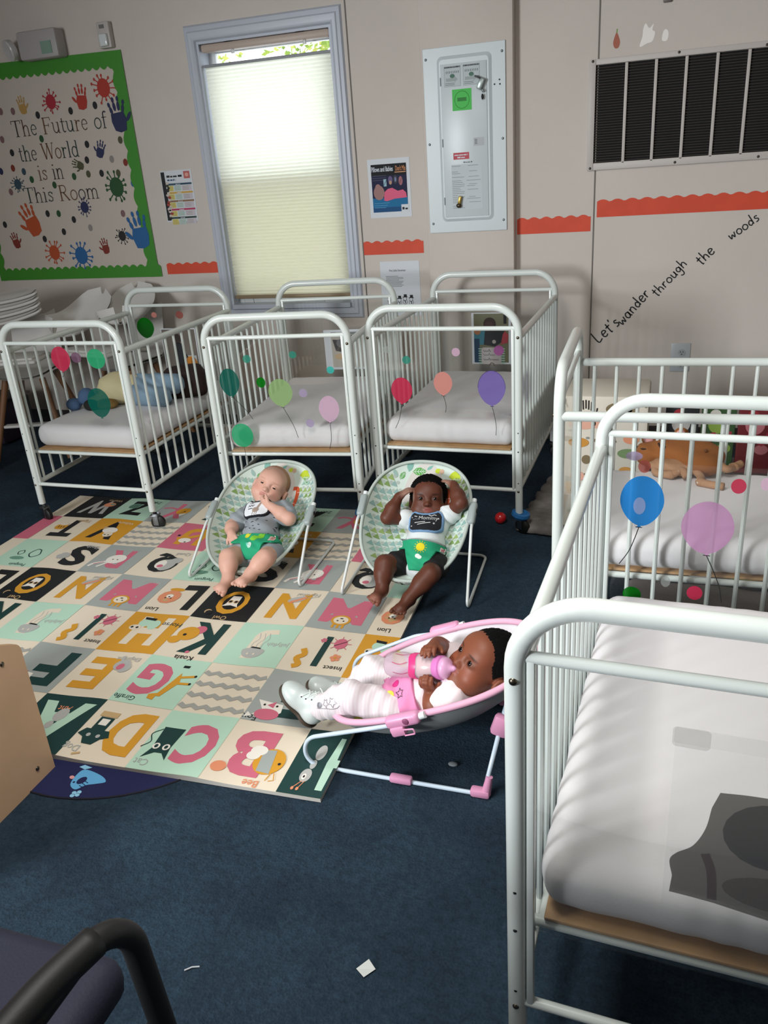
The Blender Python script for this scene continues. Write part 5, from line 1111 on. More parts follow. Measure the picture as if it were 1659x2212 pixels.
def body(root, B, tone, lip, brow, blush=None, hairpaint=None, h=.0021, legs=True):
    lo, hi = bounds(B); S = SDF(lo, hi, h); R = B['R']; s = B['s']; c = V(B['head'])
    torso(S, B)
    S.cone(npv(B['neck']), npv(c+R @ V((0, -.015, -.03))*s), .032, .034, .02)
    head_prims(S, c, R, s)
    for a in B['arms']:
        arm(S, a); hand(S, a['wr'], a['d'], a['n'], a['curl'], a.get('s', 1.0), a.get('thumb', 1))
    for i, l in enumerate(B['legs']):
        if legs: leg(S, l); foot(S, l['ank'], l['toe'], l['sole'], l.get('s', 1.0), l.get('side', 1))
        else: leg(S, l)
    P = lambda x, y, z: npv(V(c)+R @ (V((x, y, z))*s)); Rn = np.array(R); pa = []
    if blush:
        for q in (-1, 1): pa.append((P(q*.032, .056, -.022), npv((.022, .016, .018))*s, Rn, blush, .8, .5))
    pa.append((P(0, .072, -.0395), npv((.0165, .014, .0095))*s, Rn, lip, .3, .85))
    for q in (-1, 1):
        pa.append((P(q*.027, .068, .0195), npv((.0155, .016, .0032))*s, Rn, brow, .6, .7)); pa.append((P(q*.0045, .079, -.0255), npv((.003, .005, .0026))*s, Rn, brow, .5, .7))
        pa.append((P(q*.026, .066, .0035), npv((.016, .014, .012))*s, Rn, brow, .6, .28))
    for a in B['arms']:
        if a.get('palm'): w = V(a['wr'])+V(a['d']).normalized()*.025+V(a['n']).normalized()*.016; pa.append((npv(w), npv((.03, .03, .03)), None, a['palm'], .6, .7))
    for l in B['legs']:
        if l.get('palm'): w = V(l['toe'])+V(l['sole']).normalized()*.012; pa.append((npv(w), npv((.03, .03, .03)), None, l['palm'], .8, .55))
    pa += [(P(*p), npv(r)*s, Rn, col, so, am) for p, r, col, so, am in (hairpaint or [])]
    S.obj('body', SKIN, root, pa, tone)
def hair(root, B, col, cut, h=.0024, rough=.003, freq=700, drop=0, rr=.004):
    R = B['R']; s = B['s']; c = V(B['head']); Rn = np.array(R); P = lambda x, y, z: npv(V(c)+R @ (V((x, y, z))*s))
    S = SDF(npv(c)-.125*s, npv(c)+.125*s, h); S.ell(P(0, -.012, .03), npv((.0625+rr, .076+rr, .064+rr))*s, Rn, .01)
    for q in (-1, 1): S.ell(P(q*.07, -.008, -.006), npv((.022, .019, .027))*s, Rn, .004, 'sub')
    p0, n = cut; S.half(P(*p0), npv(R @ V(n)))
    def wr(X, Y, Z): return rough*(np.sin(X*freq)*np.sin(Y*freq*1.13+1)+np.sin(Z*freq*.93+2)*np.sin(X*freq*.41+Y*freq*.6))*.5
    S.warp(wr); m = mat(col, .95, bump=.5, bscale=500, spec=.15, name='short_hair'); S.obj('hair', m, root, smooth_it=0)
def clip_region(S, fn):
    ax = [S.lo[i]+S.h*np.arange(S.n[i]) for i in range(3)]; X, Y, Z = np.meshgrid(*ax, indexing='ij'); S.D = np.maximum(S.D, fn(X, Y, Z).astype(np.float32)); return S
def panel_cut(S, o, ex, ey, shape, depth=(-.02, .2)):
    """keep what projects inside shape(u, v) < 0 in the frame o, ex, ey and lies in front"""
    o, ex, ey = npv(o), npv(V(ex).normalized()), V(ey); ey = npv((ey-V(ex)*ey.dot(V(ex))).normalized()); n = np.cross(ex, ey)
    def fn(X, Y, Z):
        u = (X-o[0])*ex[0]+(Y-o[1])*ex[1]+(Z-o[2])*ex[2]; v = (X-o[0])*ey[0]+(Y-o[1])*ey[1]+(Z-o[2])*ey[2]; w = (X-o[0])*n[0]+(Y-o[1])*n[1]+(Z-o[2])*n[2]
        return np.maximum(shape(u, v), depth[0]-w)
    return clip_region(S, fn)
def on_surface(o, org, ex, ey, off=.0008):
    """maps u, v to the front of an organic mesh"""
    me = o.data; bt = BVHTree.FromPolygons([v.co[:] for v in me.vertices], [p.vertices[:] for p in me.polygons])
    ex = V(ex).normalized(); ey = V(ey); ey = (ey-ex*ey.dot(ex)).normalized(); n = ex.cross(ey); org = V(org)
    def M(u, v, h):
        p = org+ex*u+ey*v; hit = bt.ray_cast(p+n*.15, -n, .4)
        return (hit[0]+n*(off+h)) if hit[0] else p+n*(off+h)
    return M
rb2 = lambda u, v, hx, hy, r: np.sqrt(np.maximum(np.abs(u)-hx+r, 0)**2+np.maximum(np.abs(v)-hy+r, 0)**2)+np.minimum(np.maximum(np.abs(u)-hx+r, np.abs(v)-hy+r), 0)-r
wrinkle = lambda a, f, ph=0: (lambda X, Y, Z: a*np.sin(X*f*.7+Y*f+Z*f*1.3+ph+2*np.sin(X*f*.31+Z*f*.43)))

def move(A, v, keep_feet=False):
    t = lambda p: tuple(V(p)+v)
    for k in ('pelvis', 'belly', 'chest', 'neck', 'head'): A[k] = t(A[k])
    for a in A['arms']:
        for k in ('sh', 'el', 'wr'): a[k] = t(a[k])
    for l in A['legs']:
        l['hip'] = t(l['hip']); l['knee'] = tuple(V(l['knee'])+v*.85)
        if not keep_feet: l['ank'] = t(l['ank']); l['toe'] = t(l['toe'])
Rw, Uw, Fw = V((.9484, .3093, -.0694)), V((-.0615, .3942, .917)), V((-.311, .8654, -.3929))
GPAD = mat('#189a6e', .8, bump=.15, bscale=260, name='green_restraint_cloth')
NAVY = mat('#11141f', .85)
# ---- first baby: grey romper, white bib, hand at the mouth
SKINFLAT['a'] = mat('#c99a88', .5, name='eyelid_skin'); SKINFLAT['b'] = mat('#5f3526', .5, name='eyelid_skin'); SKINFLAT['c'] = mat('#6a3d2b', .5, name='eyelid_skin')
p1 = thing('person', 'pale baby in a grey romper and white bib, one hand at the mouth', 'person', (-1.48, 2.62, .005), .03)
A1 = dict(pelvis=(.03, -.1, .118), belly=(.014, -.005, .156), chest=(-.007, .065, .195), neck=(-.01, .125, .238), head=(-.014, .19, .285), r=(.055, .06, .052), s=.97,
  R=frame(V((.36, .55, .75)), -Fw-Rw*.16-Uw*.12),
  arms=[dict(sh=(-.072, .085, .203), el=(-.112, .0, .186), wr=(-.082, -.068, .186), d=(.5, -.72, -.3), n=(.25, .45, -.85), curl=.25, s=.95, thumb=-1),
        dict(sh=(.075, .095, .225), el=(.128, .028, .218), wr=(.046, .045, .262), d=(-.95, .25, .3), n=(.1, 1, .25), curl=[.5, .5, .55, .6], s=1.02, thumb=-1)],
  legs=[dict(hip=(-.03, -.085, .112), knee=(-.04, -.19, .14), ank=(-.018, -.26, .072), toe=(-.02, -.335, .066), sole=(-.35, -.35, -.85), side=-1),
        dict(hip=(.085, -.085, .118), knee=(.11, -.185, .145), ank=(.07, -.245, .094), toe=(.05, -.315, .092), sole=(-.3, -.4, -.85), side=1)])
move(A1, -Uw*.016, True); A1['s'] = 1.03; A1['head'] = tuple(V(A1['head'])-Uw*.005)
body(p1, A1, '#d2a492', '#b8766c', '#bd8e78', '#d08a7c', [((0, -.035, .075), (.07, .085, .052), '#76543c', 1.2, .75)])
eye_parts(p1, A1['head'], A1['R'], A1['s'], '#3a3028', (-.15, -.35), .74, 'a')
hair(p1, A1, '#a58065', ((0, .052, .066), (0, .72, -.69)), rough=.0008, rr=.0012)
def clothes(root, name, B, m, g, sleeve, thigh, wr, neck=True, base=None, paint=None, h=.0032, lower=None):
    lo, hi = bounds(B, .05); S = SDF(lo, hi, h); torso(S, B, g)
    for a in B['arms']:
        if sleeve: arm(S, a, g+.003, sleeve)
    for l in B['legs']:
        if thigh: leg(S, l, g+.002, 0, thigh)
    S.warp(wr)
    up = (V(B['neck'])-V(B['chest'])).normalized(); S.half(npv(V(B['neck'])-up*.004), npv(up))
    if lower: S.half(*lower)
    return S.obj(name, m, root, paint, base)
GREYR = mat('#8f969c', .85, bump=.2, bscale=350, name='grey_jersey')
r1 = clothes(p1, 'romper', A1, GREYR, .006, .62, .3, wrinkle(.0022, 90))
m = MB(); rg = random.Random(8); f = Flat(m, on_surface(r1, (.01, .02, .2), (1, 0, 0), (0, .75, .66)), .0002, .006)
for k in range(46): x, y = rg.uniform(-.075, .08), rg.uniform(-.115, .02); f.ell(x, y, .0045, .0016, NAVY, 1, 8, rg.uniform(-.5, .5))
m.obj('fleck_print', r1, 0)
def bib(root, B, o, ex, ey, shape, rim, m_rim, m_in, g=.0125):
    lo, hi = bounds(B, .06); out = []
    for nm, gg, sh, mm in (('bib', g, shape, m_rim), ('bib_panel', g+.0012, lambda u, v: shape(u, v)+rim, m_in)):
        S = SDF(lo, hi, .0026); torso(S, B, gg, .04); S.cone(npv(B['neck']), npv(V(B['neck'])+(V(B['head'])-V(B['neck']))*.35), .034+gg, .036+gg, .03); S.warp(wrinkle(.001, 70)); panel_cut(S, o, ex, ey, sh); out.append(S.obj(nm, mm, root if not out else out[0]))
    return out
BO = tuple(V((-.016, .105, .245))-Uw*.02)
bb = bib(p1, A1, BO, (1, .12, .12), (.12, .7, .7), lambda u, v: np.maximum(rb2(u+.004, v+.036, .058, .046, .03), .04-np.sqrt((u*.9)**2+(v-.034)**2)), .006, NAVY, mat('#dfe3e8', .8))
m = MB(); f = Flat(m, on_surface(bb[1], BO, (1, .12, .12), (.12, .7, .7)), .0002, .006); BT = mat('#4a4442', .8); BR = mat('#a08c80', .8)
[f.line([(x_+.0055*k, z_+(.009 if k % 2 else 0)) for k in range(n_)], .0026, BT, 1, smooth=3) for x_, z_, n_ in ((-.03, -.018, 4), (-.037, -.034, 6))]; f.line([(-.036, -.042), (-.014, -.044)], .004, BT, 1)
f.line([(.022, -.008), (.012, -.03), (.004, -.048)], .009, BR, 1, smooth=4); f.ell(.0, -.052, .014, .012, BR, 1); f.ell(.023, -.004, .007, .006, BR, 2)
for x in (-.01, .0, .008): f.line([(x, -.055), (x-.003, -.074)], .003, BR, 1)
m.obj('bib_print', bb[1], 0)
def pad(bn, B, o, ex, ey, shape, g, m_, wr=None):
    lo, hi = bounds(B, .05); S = SDF(lo, hi, .0028); torso(S, B, g, .04)
    for l in B['legs']: leg(S, l, g-.003, 0, .35)
    S.warp(wr or wrinkle(.0015, 80)); panel_cut(S, o, ex, ey, shape, (-.06, .2)); return S.obj('restraint_pad', m_, bn)
def tee(wt, ht, wb, hb):        # wide waist band over a narrowing crotch strap
    def f(u, v):
        a = rb2(u, v, wt, ht, .012); w_ = wb+np.clip(v+hb, 0, hb)*.35; b = np.maximum(np.abs(u)-w_, np.maximum(v, -hb-v)); return np.minimum(a, b)-.0
    return f
P1 = tuple(V((.03, -.085, .165))-Uw*.016); EX1 = (1, .1, .05); EY1 = (.05, .55, .8)
d1_ = pad(b1, A1, P1, EX1, EY1, tee(.095, .02, .026, .085), .0115, GPAD)
m = MB(); f = Flat(m, on_surface(d1_, P1, EX1, EY1), .0002, .006); YL = mat('#c8c42a', .8); LGN = mat('#7ac030', .8); WHT = mat('#d8e4d8', .8)
for x, y, l, w, c, r_ in ((-.035, .004, .03, .02, YL, .5), (-.01, -.006, .035, .022, LGN, .3), (.02, -.002, .03, .02, LGN, .8), (-.02, -.02, .03, .014, mat('#6ac0b0', .8), -.8)): leaf(f, x, y, l, w, c, r_)
f.ell(-.006, -.03, .008, .012, WHT, 2); f.rect(.06, -.012, .082, .01, mat('#d8c8c0', .8), 2); f.rect(.066, -.008, .078, .006, mat('#c88a80', .8), 3)
m.obj('pad_print', d1_, 0)
# ---- second baby: dark skin, white bodysuit, black bib, arms raised
p2 = thing('person', 'baby in a white bodysuit and black bib, both arms raised behind the head', 'person', (-.832, 2.62, .004), .04); p2.rotation_euler.y = .03
A2 = dict(pelvis=(.045, -.095, .146), belly=(.043, -.012, .188), chest=(.046, .05, .228), neck=(.037, .095, .266), head=(.026, .122, .31), r=(.056, .062, .054), s=1.0,
  R=frame(Uw+Fw*.06+Rw*.02, -Fw-Rw*.14+Uw*.02),
  arms=[dict(sh=(-.024, .075, .25), el=(-.104, .01, .275), wr=(-.074, .068, .338), d=(.72, .45, .5), n=(.55, .3, -.6), curl=.18, s=.95, thumb=1, palm='#b08a78'),
        dict(sh=(.105, .085, .268), el=(.163, .055, .335), wr=(.125, .12, .378), d=(-.7, .6, .1), n=(-.4, -.1, -.85), curl=.25, s=.95, thumb=-1, palm='#b08a78')],
  legs=[dict(hip=(-.012, -.08, .14), knee=(-.072, -.165, .165), ank=(-.066, -.235, .075), toe=(-.075, -.308, .078), sole=(-.35, -.3, -.88), side=-1, palm='#a8705e'),
        dict(hip=(.098, -.08, .14), knee=(.1, -.19, .155), ank=(.04, -.265, .07), toe=(.014, -.335, .058), sole=(-.2, -.15, -.95), side=1)])
move(A2, -Uw*.027, True); A2['head'] = tuple(V(A2['head'])-Uw*.004)
body(p2, A2, '#5e3425', '#84463f', '#1c0f0b')
eye_parts(p2, A2['head'], A2['R'], A2['s'], '#1a0e0a', (-.05, .0), .05, 'b')
hair(p2, A2, '#060505', ((0, .064, .05), (0, .73, -.69)), rough=.004, rr=.009)
m = MB(); R_h = A2['R']; hc = V(A2['head'])
for k in range(26):
    rg = random.Random(k); a = rg.uniform(-.5, .5); b = rg.uniform(-.4, .5); n_ = (R_h @ V((math.sin(a)*.7, math.sin(b)*.8, 1))).normalized(); p = hc+R_h @ V((math.sin(a)*.05, -.012+math.sin(b)*.06, .092-.02*(abs(a)+abs(b)))); q = p+n_*rg.uniform(.006, .014); m.tube([p-n_*.004, p+n_*.004, q], [.0028, .0018, .0004], mat('#060505', .9), 5)
m.obj('hair_tuft', p2, 180)
r2 = clothes(p2, 'bodysuit', A2, mat('#d3d8d8', .85, bump=.15, bscale=350, name='white_jersey'), .006, .3, 0, wrinkle(.002, 85))
lo, hi = bounds(A2, .05); S = SDF(lo, hi, .003)
for l in A2['legs']: leg(S, l, .006, .05, .5)
S.warp(wrinkle(.0015, 100)); S.obj('shorts', mat('#0d0d0f', .85), p2)
BO = tuple(V((.036, .085, .268))-Uw*.039); bx_, by_ = (1, .05, .03), (-.05, .6, .75)
bb = bib(p2, A2, BO, bx_, by_, lambda u, v: np.maximum(rb2(u-.002, v+.036, .066, .046, .03), .05-np.sqrt((u*.8)**2+(v-.046)**2)), .0065, mat('#6f93ba', .85), mat('#0c1018', .8))
m = MB(); f = Flat(m, on_surface(bb[1], BO, bx_, by_), .0002, .006); WL = mat('#c8c8c8', .8)
f.text('Mommy', -.022, -.031, .022, WL, 1, .0); f.line([(-.046, -.028), (-.04, -.03), (-.036, -.026), (-.03, -.03), (-.025, -.027)], .002, mat('#80848a', .8), 1)
f.line([(-.042, -.014), (-.03, -.018)], .003, WL, 1); f.line([(.014, -.012), (.024, -.016), (.034, -.01), (.042, -.012)], .003, WL, 1); f.line([(-.036, -.044), (.004, -.04)], .003, WL, 1); f.line([(-.024, -.052), (.024, -.042)], .003, WL, 1)
for x, y, r_ in ((.05, -.024, .004), (.036, -.045, .005), (-.048, -.056, .004), (-.05, -.02, .003)): f.poly([(x+r_*(1 if k % 2 else .45)*math.cos(k*PI/5), y+r_*(1 if k % 2 else .45)*math.sin(k*PI/5)) for k in range(10)], WL, 1)
m.obj('bib_print', bb[1], 0)
P2 = tuple(V((.042, -.06, .2))-Uw*.03); EX2 = (1, .05, -.06); EY2 = (0, .65, .75)
d2_ = pad(b2, A2, P2, EX2, EY2, tee(.092, .018, .03, .1), .0115, GPAD)
m = MB(); f = Flat(m, on_surface(d2_, P2, EX2, EY2), .0002, .006); SUN = mat('#d8c818', .8)
f.ell(.002, -.014, .016, .016, SUN, 2)
for k in range(14): a = 2*PI*k/14; f.line([(.002+.018*math.cos(a), -.014+.018*math.sin(a)), (.002+.024*math.cos(a), -.014+.024*math.sin(a))], .002, SUN, 2)
f.ell(-.002, -.05, .009, .008, WHT, 2); f.ell(.005, -.054, .009, .007, WHT, 3); f.line([(-.085, .018), (.085, .014)], .006, mat('#8f9696', .8), 2); f.rect(.07, -.02, .088, .002, mat('#d8d0cc', .8), 3); f.rect(.074, -.016, .084, -.002, mat('#b86a70', .8), 4)
m.obj('pad_print', d2_, 0)
# ---- third baby: pink clothes, drinking from a bottle
p3 = thing('person', 'baby in a pale pink outfit and white boots, drinking from a bottle', 'person', (-.575, 1.74, 0), -PI/2)
up3 = V((-.26, .58, .8)); fw3 = V((.6, -.7, .4))
A3 = dict(pelvis=(.008, -.03, .155), belly=(.01, .05, .198), chest=(.012, .12, .235), neck=(.012, .165, .262), head=(.0, .2, .312), r=(.056, .06, .054), s=1.0, R=frame(up3, fw3),
  arms=[dict(sh=(.066, .13, .244), el=(.098, .085, .2), wr=(.078, .058, .235), d=(-.35, .5, .75), n=(-.85, .1, .45), curl=[.55, .6, .6, .55], s=.98, thumb=-1),
        dict(sh=(-.055, .125, .245), el=(-.13, .045, .245), wr=(-.085, .045, .288), d=(.85, .2, -.1), n=(.15, .0, -1), curl=[.35, .4, .4, .45], s=.98, thumb=1)],
  legs=[dict(hip=(.05, -.045, .155), knee=(.078, -.15, .19), ank=(.06, -.262, .092), toe=(.045, -.36, .12), sole=(0, -.7, -.7)),
        dict(hip=(-.04, -.045, .155), knee=(-.072, -.14, .175), ank=(-.062, -.225, .05), toe=(-.05, -.3, .066), sole=(0, -.7, -.7))])
UL = V((-.394, -.0615, .917)); move(A3, -UL*.03, True); A3['head'] = tuple(V(A3['head'])-UL*.014+V((0, -.006, 0))); A3['s'] = 1.06
q1 = V(A3['head'])+A3['R'] @ V((0, .074, -.038))*A3['s']; ax = (q1-V((.012, -.062, .235))).normalized(); CD = V((.865, .311, .393))
def grip(k, along, w, toward):
    w = V(w); w = (w-ax*w.dot(ax)).normalized(); d = ax.cross(w).normalized(); d = d if d.dot(V(toward)) > 0 else -d; P_ = q1-ax*along
    A3['arms'][k].update(wr=tuple(P_+w*.05-d*.024), d=tuple((d*.92+ax*.25+w*.05)), n=tuple(-w))
grip(0, .075, CD*.75-V((0, 0, .8)), (0, 0, 1)); grip(1, .07, V((0, 0, .9))-CD*.35, CD)
body(p3, A3, '#7c4630', '#8a4a44', '#1e100b', '#8e4a34', legs=False)
eye_parts(p3, A3['head'], A3['R'], A3['s'], '#1a0e0a', (-.1, .05), .12, 'c')
hair(p3, A3, '#060505', ((0, .056, .056), (0, .76, -.65)), rough=.002, rr=.006)
MB().ball(V(A3['head'])+A3['R'] @ V((.0705, -.006, -.026)), .0028, mat('#d8d8e0', .1, metal=.6), 10, 8).obj('earring', p3); 
PKW = mat('#e3ccd2', .85, bump=.15, bscale=350, name='pale_pink_cotton')
t3 = clothes(p3, 'top', A3, mat('#e2d3d6', .85, bump=.15, bscale=350), .006, .45, 0, lambda X, Y, Z: .0026*np.sin(Y*130+3*np.sin(X*60))*np.sin(X*70+Z*90), lower=(npv((0, -.0, .114)), npv((0, -.9, -.4))))
lo, hi = bounds(A3, .06); S = SDF(lo, hi, .003); S.cone(npv(A3['pelvis']), npv(V(A3['belly'])*.6+V(A3['pelvis'])*.4), .064, .064, .02)
for l in A3['legs']:
    leg(S, l, .0085); h_, k_, a_ = V(l['hip']), V(l['knee']), V(l['ank']); S.cone(npv(k_), npv(a_-(a_-k_)*.12), .044, .037, .01)
S.warp(lambda X, Y, Z: .0022*np.sin(Y*85+Z*60+2*np.sin(X*50))+.0012*np.sin(Y*210+X*60))
for l in A3['legs']: k_, a_ = V(l['knee']), V(l['ank']); dd = (a_-k_).normalized(); S.cone(npv(a_+dd*.028), npv(a_+dd*.07), .044, .05, .002, 'sub')
def stripes():
    m, nt, out = new_nodes('pink_striped_cotton'); b = nt.nodes.new('ShaderNodeBsdfPrincipled'); b.inputs['Roughness'].default_value = .85
    tc = nt.nodes.new('ShaderNodeTexCoord'); w_ = nt.nodes.new('ShaderNodeTexWave'); w_.bands_direction = 'Y'; w_.inputs['Scale'].default_value = 34; w_.inputs['Distortion'].default_value = .6
    r_ = nt.nodes.new('ShaderNodeValToRGB'); r_.color_ramp.elements[0].position = .35; r_.color_ramp.elements[0].color = lin('#dbd0d4'); r_.color_ramp.elements[1].position = .6; r_.color_ramp.elements[1].color = lin('#e0d9db')
    nt.links.new(tc.outputs['Object'], w_.inputs['Vector']); nt.links.new(w_.outputs['Fac'], r_.inputs['Fac']); nt.links.new(r_.outputs['Color'], b.inputs['Base Color']); nt.links.new(b.outputs[0], out.inputs['Surface']); return m
tr = S.obj('trousers', stripes(), p3)
m = MB(); f = Flat(m, on_surface(tr, (.11, -.2, .13), (0, 1, .25), (-.5, 0, .85)), .0002, .006); SV = mat('#9a9aa2', .35, metal=.6)
for x, y, r_ in ((-.012, .022, .013), (.016, .024, .015)):
    f.line([(x+r_*(1 if k % 2 else .5)*math.cos(k*PI/5+.3), y+r_*(1 if k % 2 else .5)*math.sin(k*PI/5+.3)) for k in range(10)], .0018, SV, 1, True)
f.ell(-.038, .018, .01, .008, SV, 1); f.line([(-.05, .01), (-.02, .008), (.02, .006), (.04, .014)], .0016, SV, 1, smooth=4)
m.obj('star_embroidery', tr, 0)
def boot(root, l, s=1.0):
    an, toe, so = V(l['ank']), V(l['toe']), V(l['sole']).normalized(); d = (toe-an); d = (d-so*d.dot(so)).normalized(); lat = d.cross(so); R = Matrix((lat, d, so)).transposed(); Rn = np.array(R)
    o = an+d*.042+so*.004; P = lambda x, y, z: npv(o+R @ V((x, y, z))*s); z0 = .048
    S = SDF(npv(o)-.1, npv(o)+.1, .0025)
    S.ell(P(0, .028, .03), npv((.032, .04, .024))*s, Rn, .01); S.ell(P(0, -.034, .024), npv((.028, .028, .028))*s, Rn, .01); S.cone(P(0, -.03, .02), P(0, .02, .028), .027*s, .028*s, .012); S.cone(P(0, -.034, .02), P(0, -.04, -.03), .026*s, .0265*s, .012); S.cone(P(0, .0, .012), P(0, -.028, -.022), .021*s, .022*s, .012)
    S.half(P(0, 0, z0-.006), npv(so)); S.cone(P(0, -.042, -.04), P(0, -.05, -.07), .022*s, .024*s, .002, 'sub')
    bt = S.obj('boot', mat('#c9d2d0', .4, coat=.2, name='white_leather'), root); q = SDF(npv(o)-.1, npv(o)+.1, .0025)
    q.ell(P(0, .026, .044), npv((.0345, .043, .016))*s, Rn, .01); q.ell(P(0, -.034, .044), npv((.0305, .0305, .016))*s, Rn, .01); q.cone(P(0, -.03, .044), P(0, .02, .044), .0275*s, .029*s, .01); q.half(P(0, 0, z0), npv(so)); q.half(P(0, 0, z0-.0085), npv(-so))
    tag(q.obj('sole', mat('#3f3226', .6), bt), 'dark brown sole')
    LC = mat('#d6dcd8', .7); su = on_surface(bt, o-so*.01, lat, d, .001) if False else None
    bt_v = BVHTree.FromPolygons([v.co[:] for v in bt.data.vertices], [p.vertices[:] for p in bt.data.polygons])
    def on(x, y, e=.0012):
        p = o+R @ V((x, y, -.01))*s; h = bt_v.ray_cast(p-so*.09-d*-.0, so, .2); return (h[0]-so*e) if h[0] else p
    for k in range(4):
        y = .014-.011*k
        for sg in (-1, 1):
            MB().tube([on(sg*.017, y), on(sg*.008, y-.003, .003), on(-sg*.006, y-.009, .003), on(-sg*.016, y-.011)], .0014*s, LC, 6).obj('lace', bt)
            MB().ball(on(sg*.018, y, .0006), .0019*s, DARKP, 8, 6).obj('eyelet', bt)
    t0 = on(0, -.024, .004)
    for sg in (-1, 1):
        MB().tube(catmull([t0, t0+lat*sg*.016-so*.01+d*.006, t0+lat*sg*.024-so*.002, t0+lat*sg*.012-so*.004-d*.004, t0], 5), .0016*s, LC, 6).obj('lace_loop', bt)
        MB().tube(catmull([t0, t0+lat*sg*.012-so*.004+d*.014, t0+lat*sg*.02+d*.026], 5), .0015*s, LC, 6).obj('lace_end', bt)
for l in A3['legs']: boot(p3, l, 1.12)
# pink restraint with a star
P3_ = tuple(V((.012, -.0, .22))-V((-.394, -.0615, .917))*.036); EX3 = (1, 0, 0); EY3 = (0, .9, .42)
PADP = mat('#d884ae', .8, bump=.15, bscale=260)
d3_ = pad(b3, A3, P3_, EX3, EY3, tee(.09, .028, .03, .09), .0135, PADP, lambda X, Y, Z: .0022*np.sin(Y*140+2*np.sin(X*60)))
m = MB(); f = Flat(m, on_surface(d3_, (.06, -.01, .175), (0, 1, .42), (-.8, 0, .6)), .0002, .006)
f.line([(.0+.014*(1 if k % 2 else .5)*math.cos(k*PI/5+.9), -.002+.014*(1 if k % 2 else .5)*math.sin(k*PI/5+.9)) for k in range(10)], .0025, mat('#4a3a44', .8), 2, True)
f.ell(-.03, .0, .012, .01, mat('#d8c84a', .8), 2); f.ell(-.016, .03, .012, .01, mat('#c82a78', .8), 2)
m.obj('pad_print', d3_, 0)
# baby bottle
q0 = q1-ax*.207; Q = Matrix.Translation(q0) @ ax.to_track_quat('Z', 'Y').to_matrix().to_4x4() @ Matrix.Diagonal((1.1, 1.1, 1, 1))
bo = thing('baby_bottle', 'clear baby bottle with a pink band and pink collar, held by the baby in pink', 'baby bottle', (-.575, 1.74, 0), -PI/2)
PLC, nt, out = new_nodes('clear_pink_plastic'); tt = nt.nodes.new('ShaderNodeBsdfTransparent'); tt.inputs['Color'].default_value = (.93, .86, .9, 1); gg = nt.nodes.new('ShaderNodeBsdfPrincipled'); gg.inputs['Base Color'].default_value = lin('#dcc8d4'); gg.inputs['Roughness'].default_value = .2; mx = nt.nodes.new('ShaderNodeMixShader'); mx.inputs['Fac'].default_value = .42
nt.links.new(tt.outputs[0], mx.inputs[1]); nt.links.new(gg.outputs[0], mx.inputs[2]); nt.links.new(mx.outputs[0], out.inputs['Surface'])
MB().lathe([(.02, 0), (.0285, .004), (.031, .012), (.031, .05), (.029, .075), (.0295, .1), (.031, .118), (.031, .142), (.025, .158), (.024, .162)], PLC, 32, Q).obj('container', bo, 60)
MB().lathe([(.0265, .095), (.028, .118), (.0285, .14), (.022, .155)], mat('#e0cfbc', .4), 28, Q).obj('milk', bo, 60)
m = MB(); N = 36; vs = []
for z, k in ((.086, 0), (.09, 1), (.104, 2), (.108, 3)): vs += [Q @ V(((.0312 if k in (1, 2) else .0305)*math.cos(2*PI*i/N), (.0312 if k in (1, 2) else .0305)*math.sin(2*PI*i/N), z+.004*math.sin(3*2*PI*i/N))) for i in range(N)]
m.add(vs, [(k*N+i, k*N+(i+1) % N, (k+1)*N+(i+1) % N, (k+1)*N+i) for k in range(3) for i in range(N)], mat('#d83a7c', .4)); m.obj('pink_band', bo, 60)
m = MB(); f = Flat(m, lambda u, v, h: Q @ V(((.0314+h)*math.cos(u/.031), (.0314+h)*math.sin(u/.031), v)), .0003)
for a in range(8): u = a*.0245; f.line([(u, .085), (u+.006, .06), (u+.002, .035)], .002, mat('#b04a6a', .5), 1, smooth=5)
m.obj('printed_lines', bo, 0)
MB().lathe([(.025, .156), (.028, .16), (.0285, .176), (.024, .181), (.0, .182)], mat('#cf78b8', .4), 32, Q).obj('collar', bo)
MB().lathe([(.0262, .18), (.0235, .19), (.017, .198), (.0085, .203), (.006, .212), (.003, .216), (.0, .217)], mat('#d6a0c4', .35), 24, Q).obj('nipple', bo, 180)
# ------------------------------------------------------------------ light wood shelf at the left edge
WOOD = mat('#d2ad8a', .45, vary=.07, vscale=5, bump=.03, bscale=60, name='birch_plywood')
ws = thing('toy_shelf', 'light wooden toy shelf with rounded corners at the left edge', 'shelf', (-1.517, 1.38, .0))
def side_panel(x):
    pts = [(p.y, p.z) for p in fillet([(0, 0, .0), (0, .0, .4), (0, -.075, .442), (0, -.55, .442), (0, -.55, 0)], [0, .03, .05, .05, 0], 6)]; n = len(pts); t = .018; m = MB()
    m.add([(x, y, z) for y, z in pts]+[(x-t, y, z) for y, z in pts], [tuple(range(n))[::-1], tuple(range(n, 2*n))]+[(i, (i+1) % n, n+(i+1) % n, n+i) for i in range(n)], WOOD); return m.obj('side_panel', ws, 30)
sp = side_panel(0); side_panel(-.62)
MB().box((-.319, -.275, .05), (.6, .53, .018), WOOD).obj('shelf_board', ws, 0); MB().box((-.319, -.275, .24), (.6, .53, .018), WOOD).obj('shelf_board', ws, 0); MB().box((-.319, -.54, .23), (.6, .012, .4), WOOD).obj('back_board', ws, 0)
for y, z in ((-.07, .385), (-.058, .045)): MB().ball((.001, y, z), (.003, .0065, .0065), BOLT, 12, 8).obj('screw', sp)
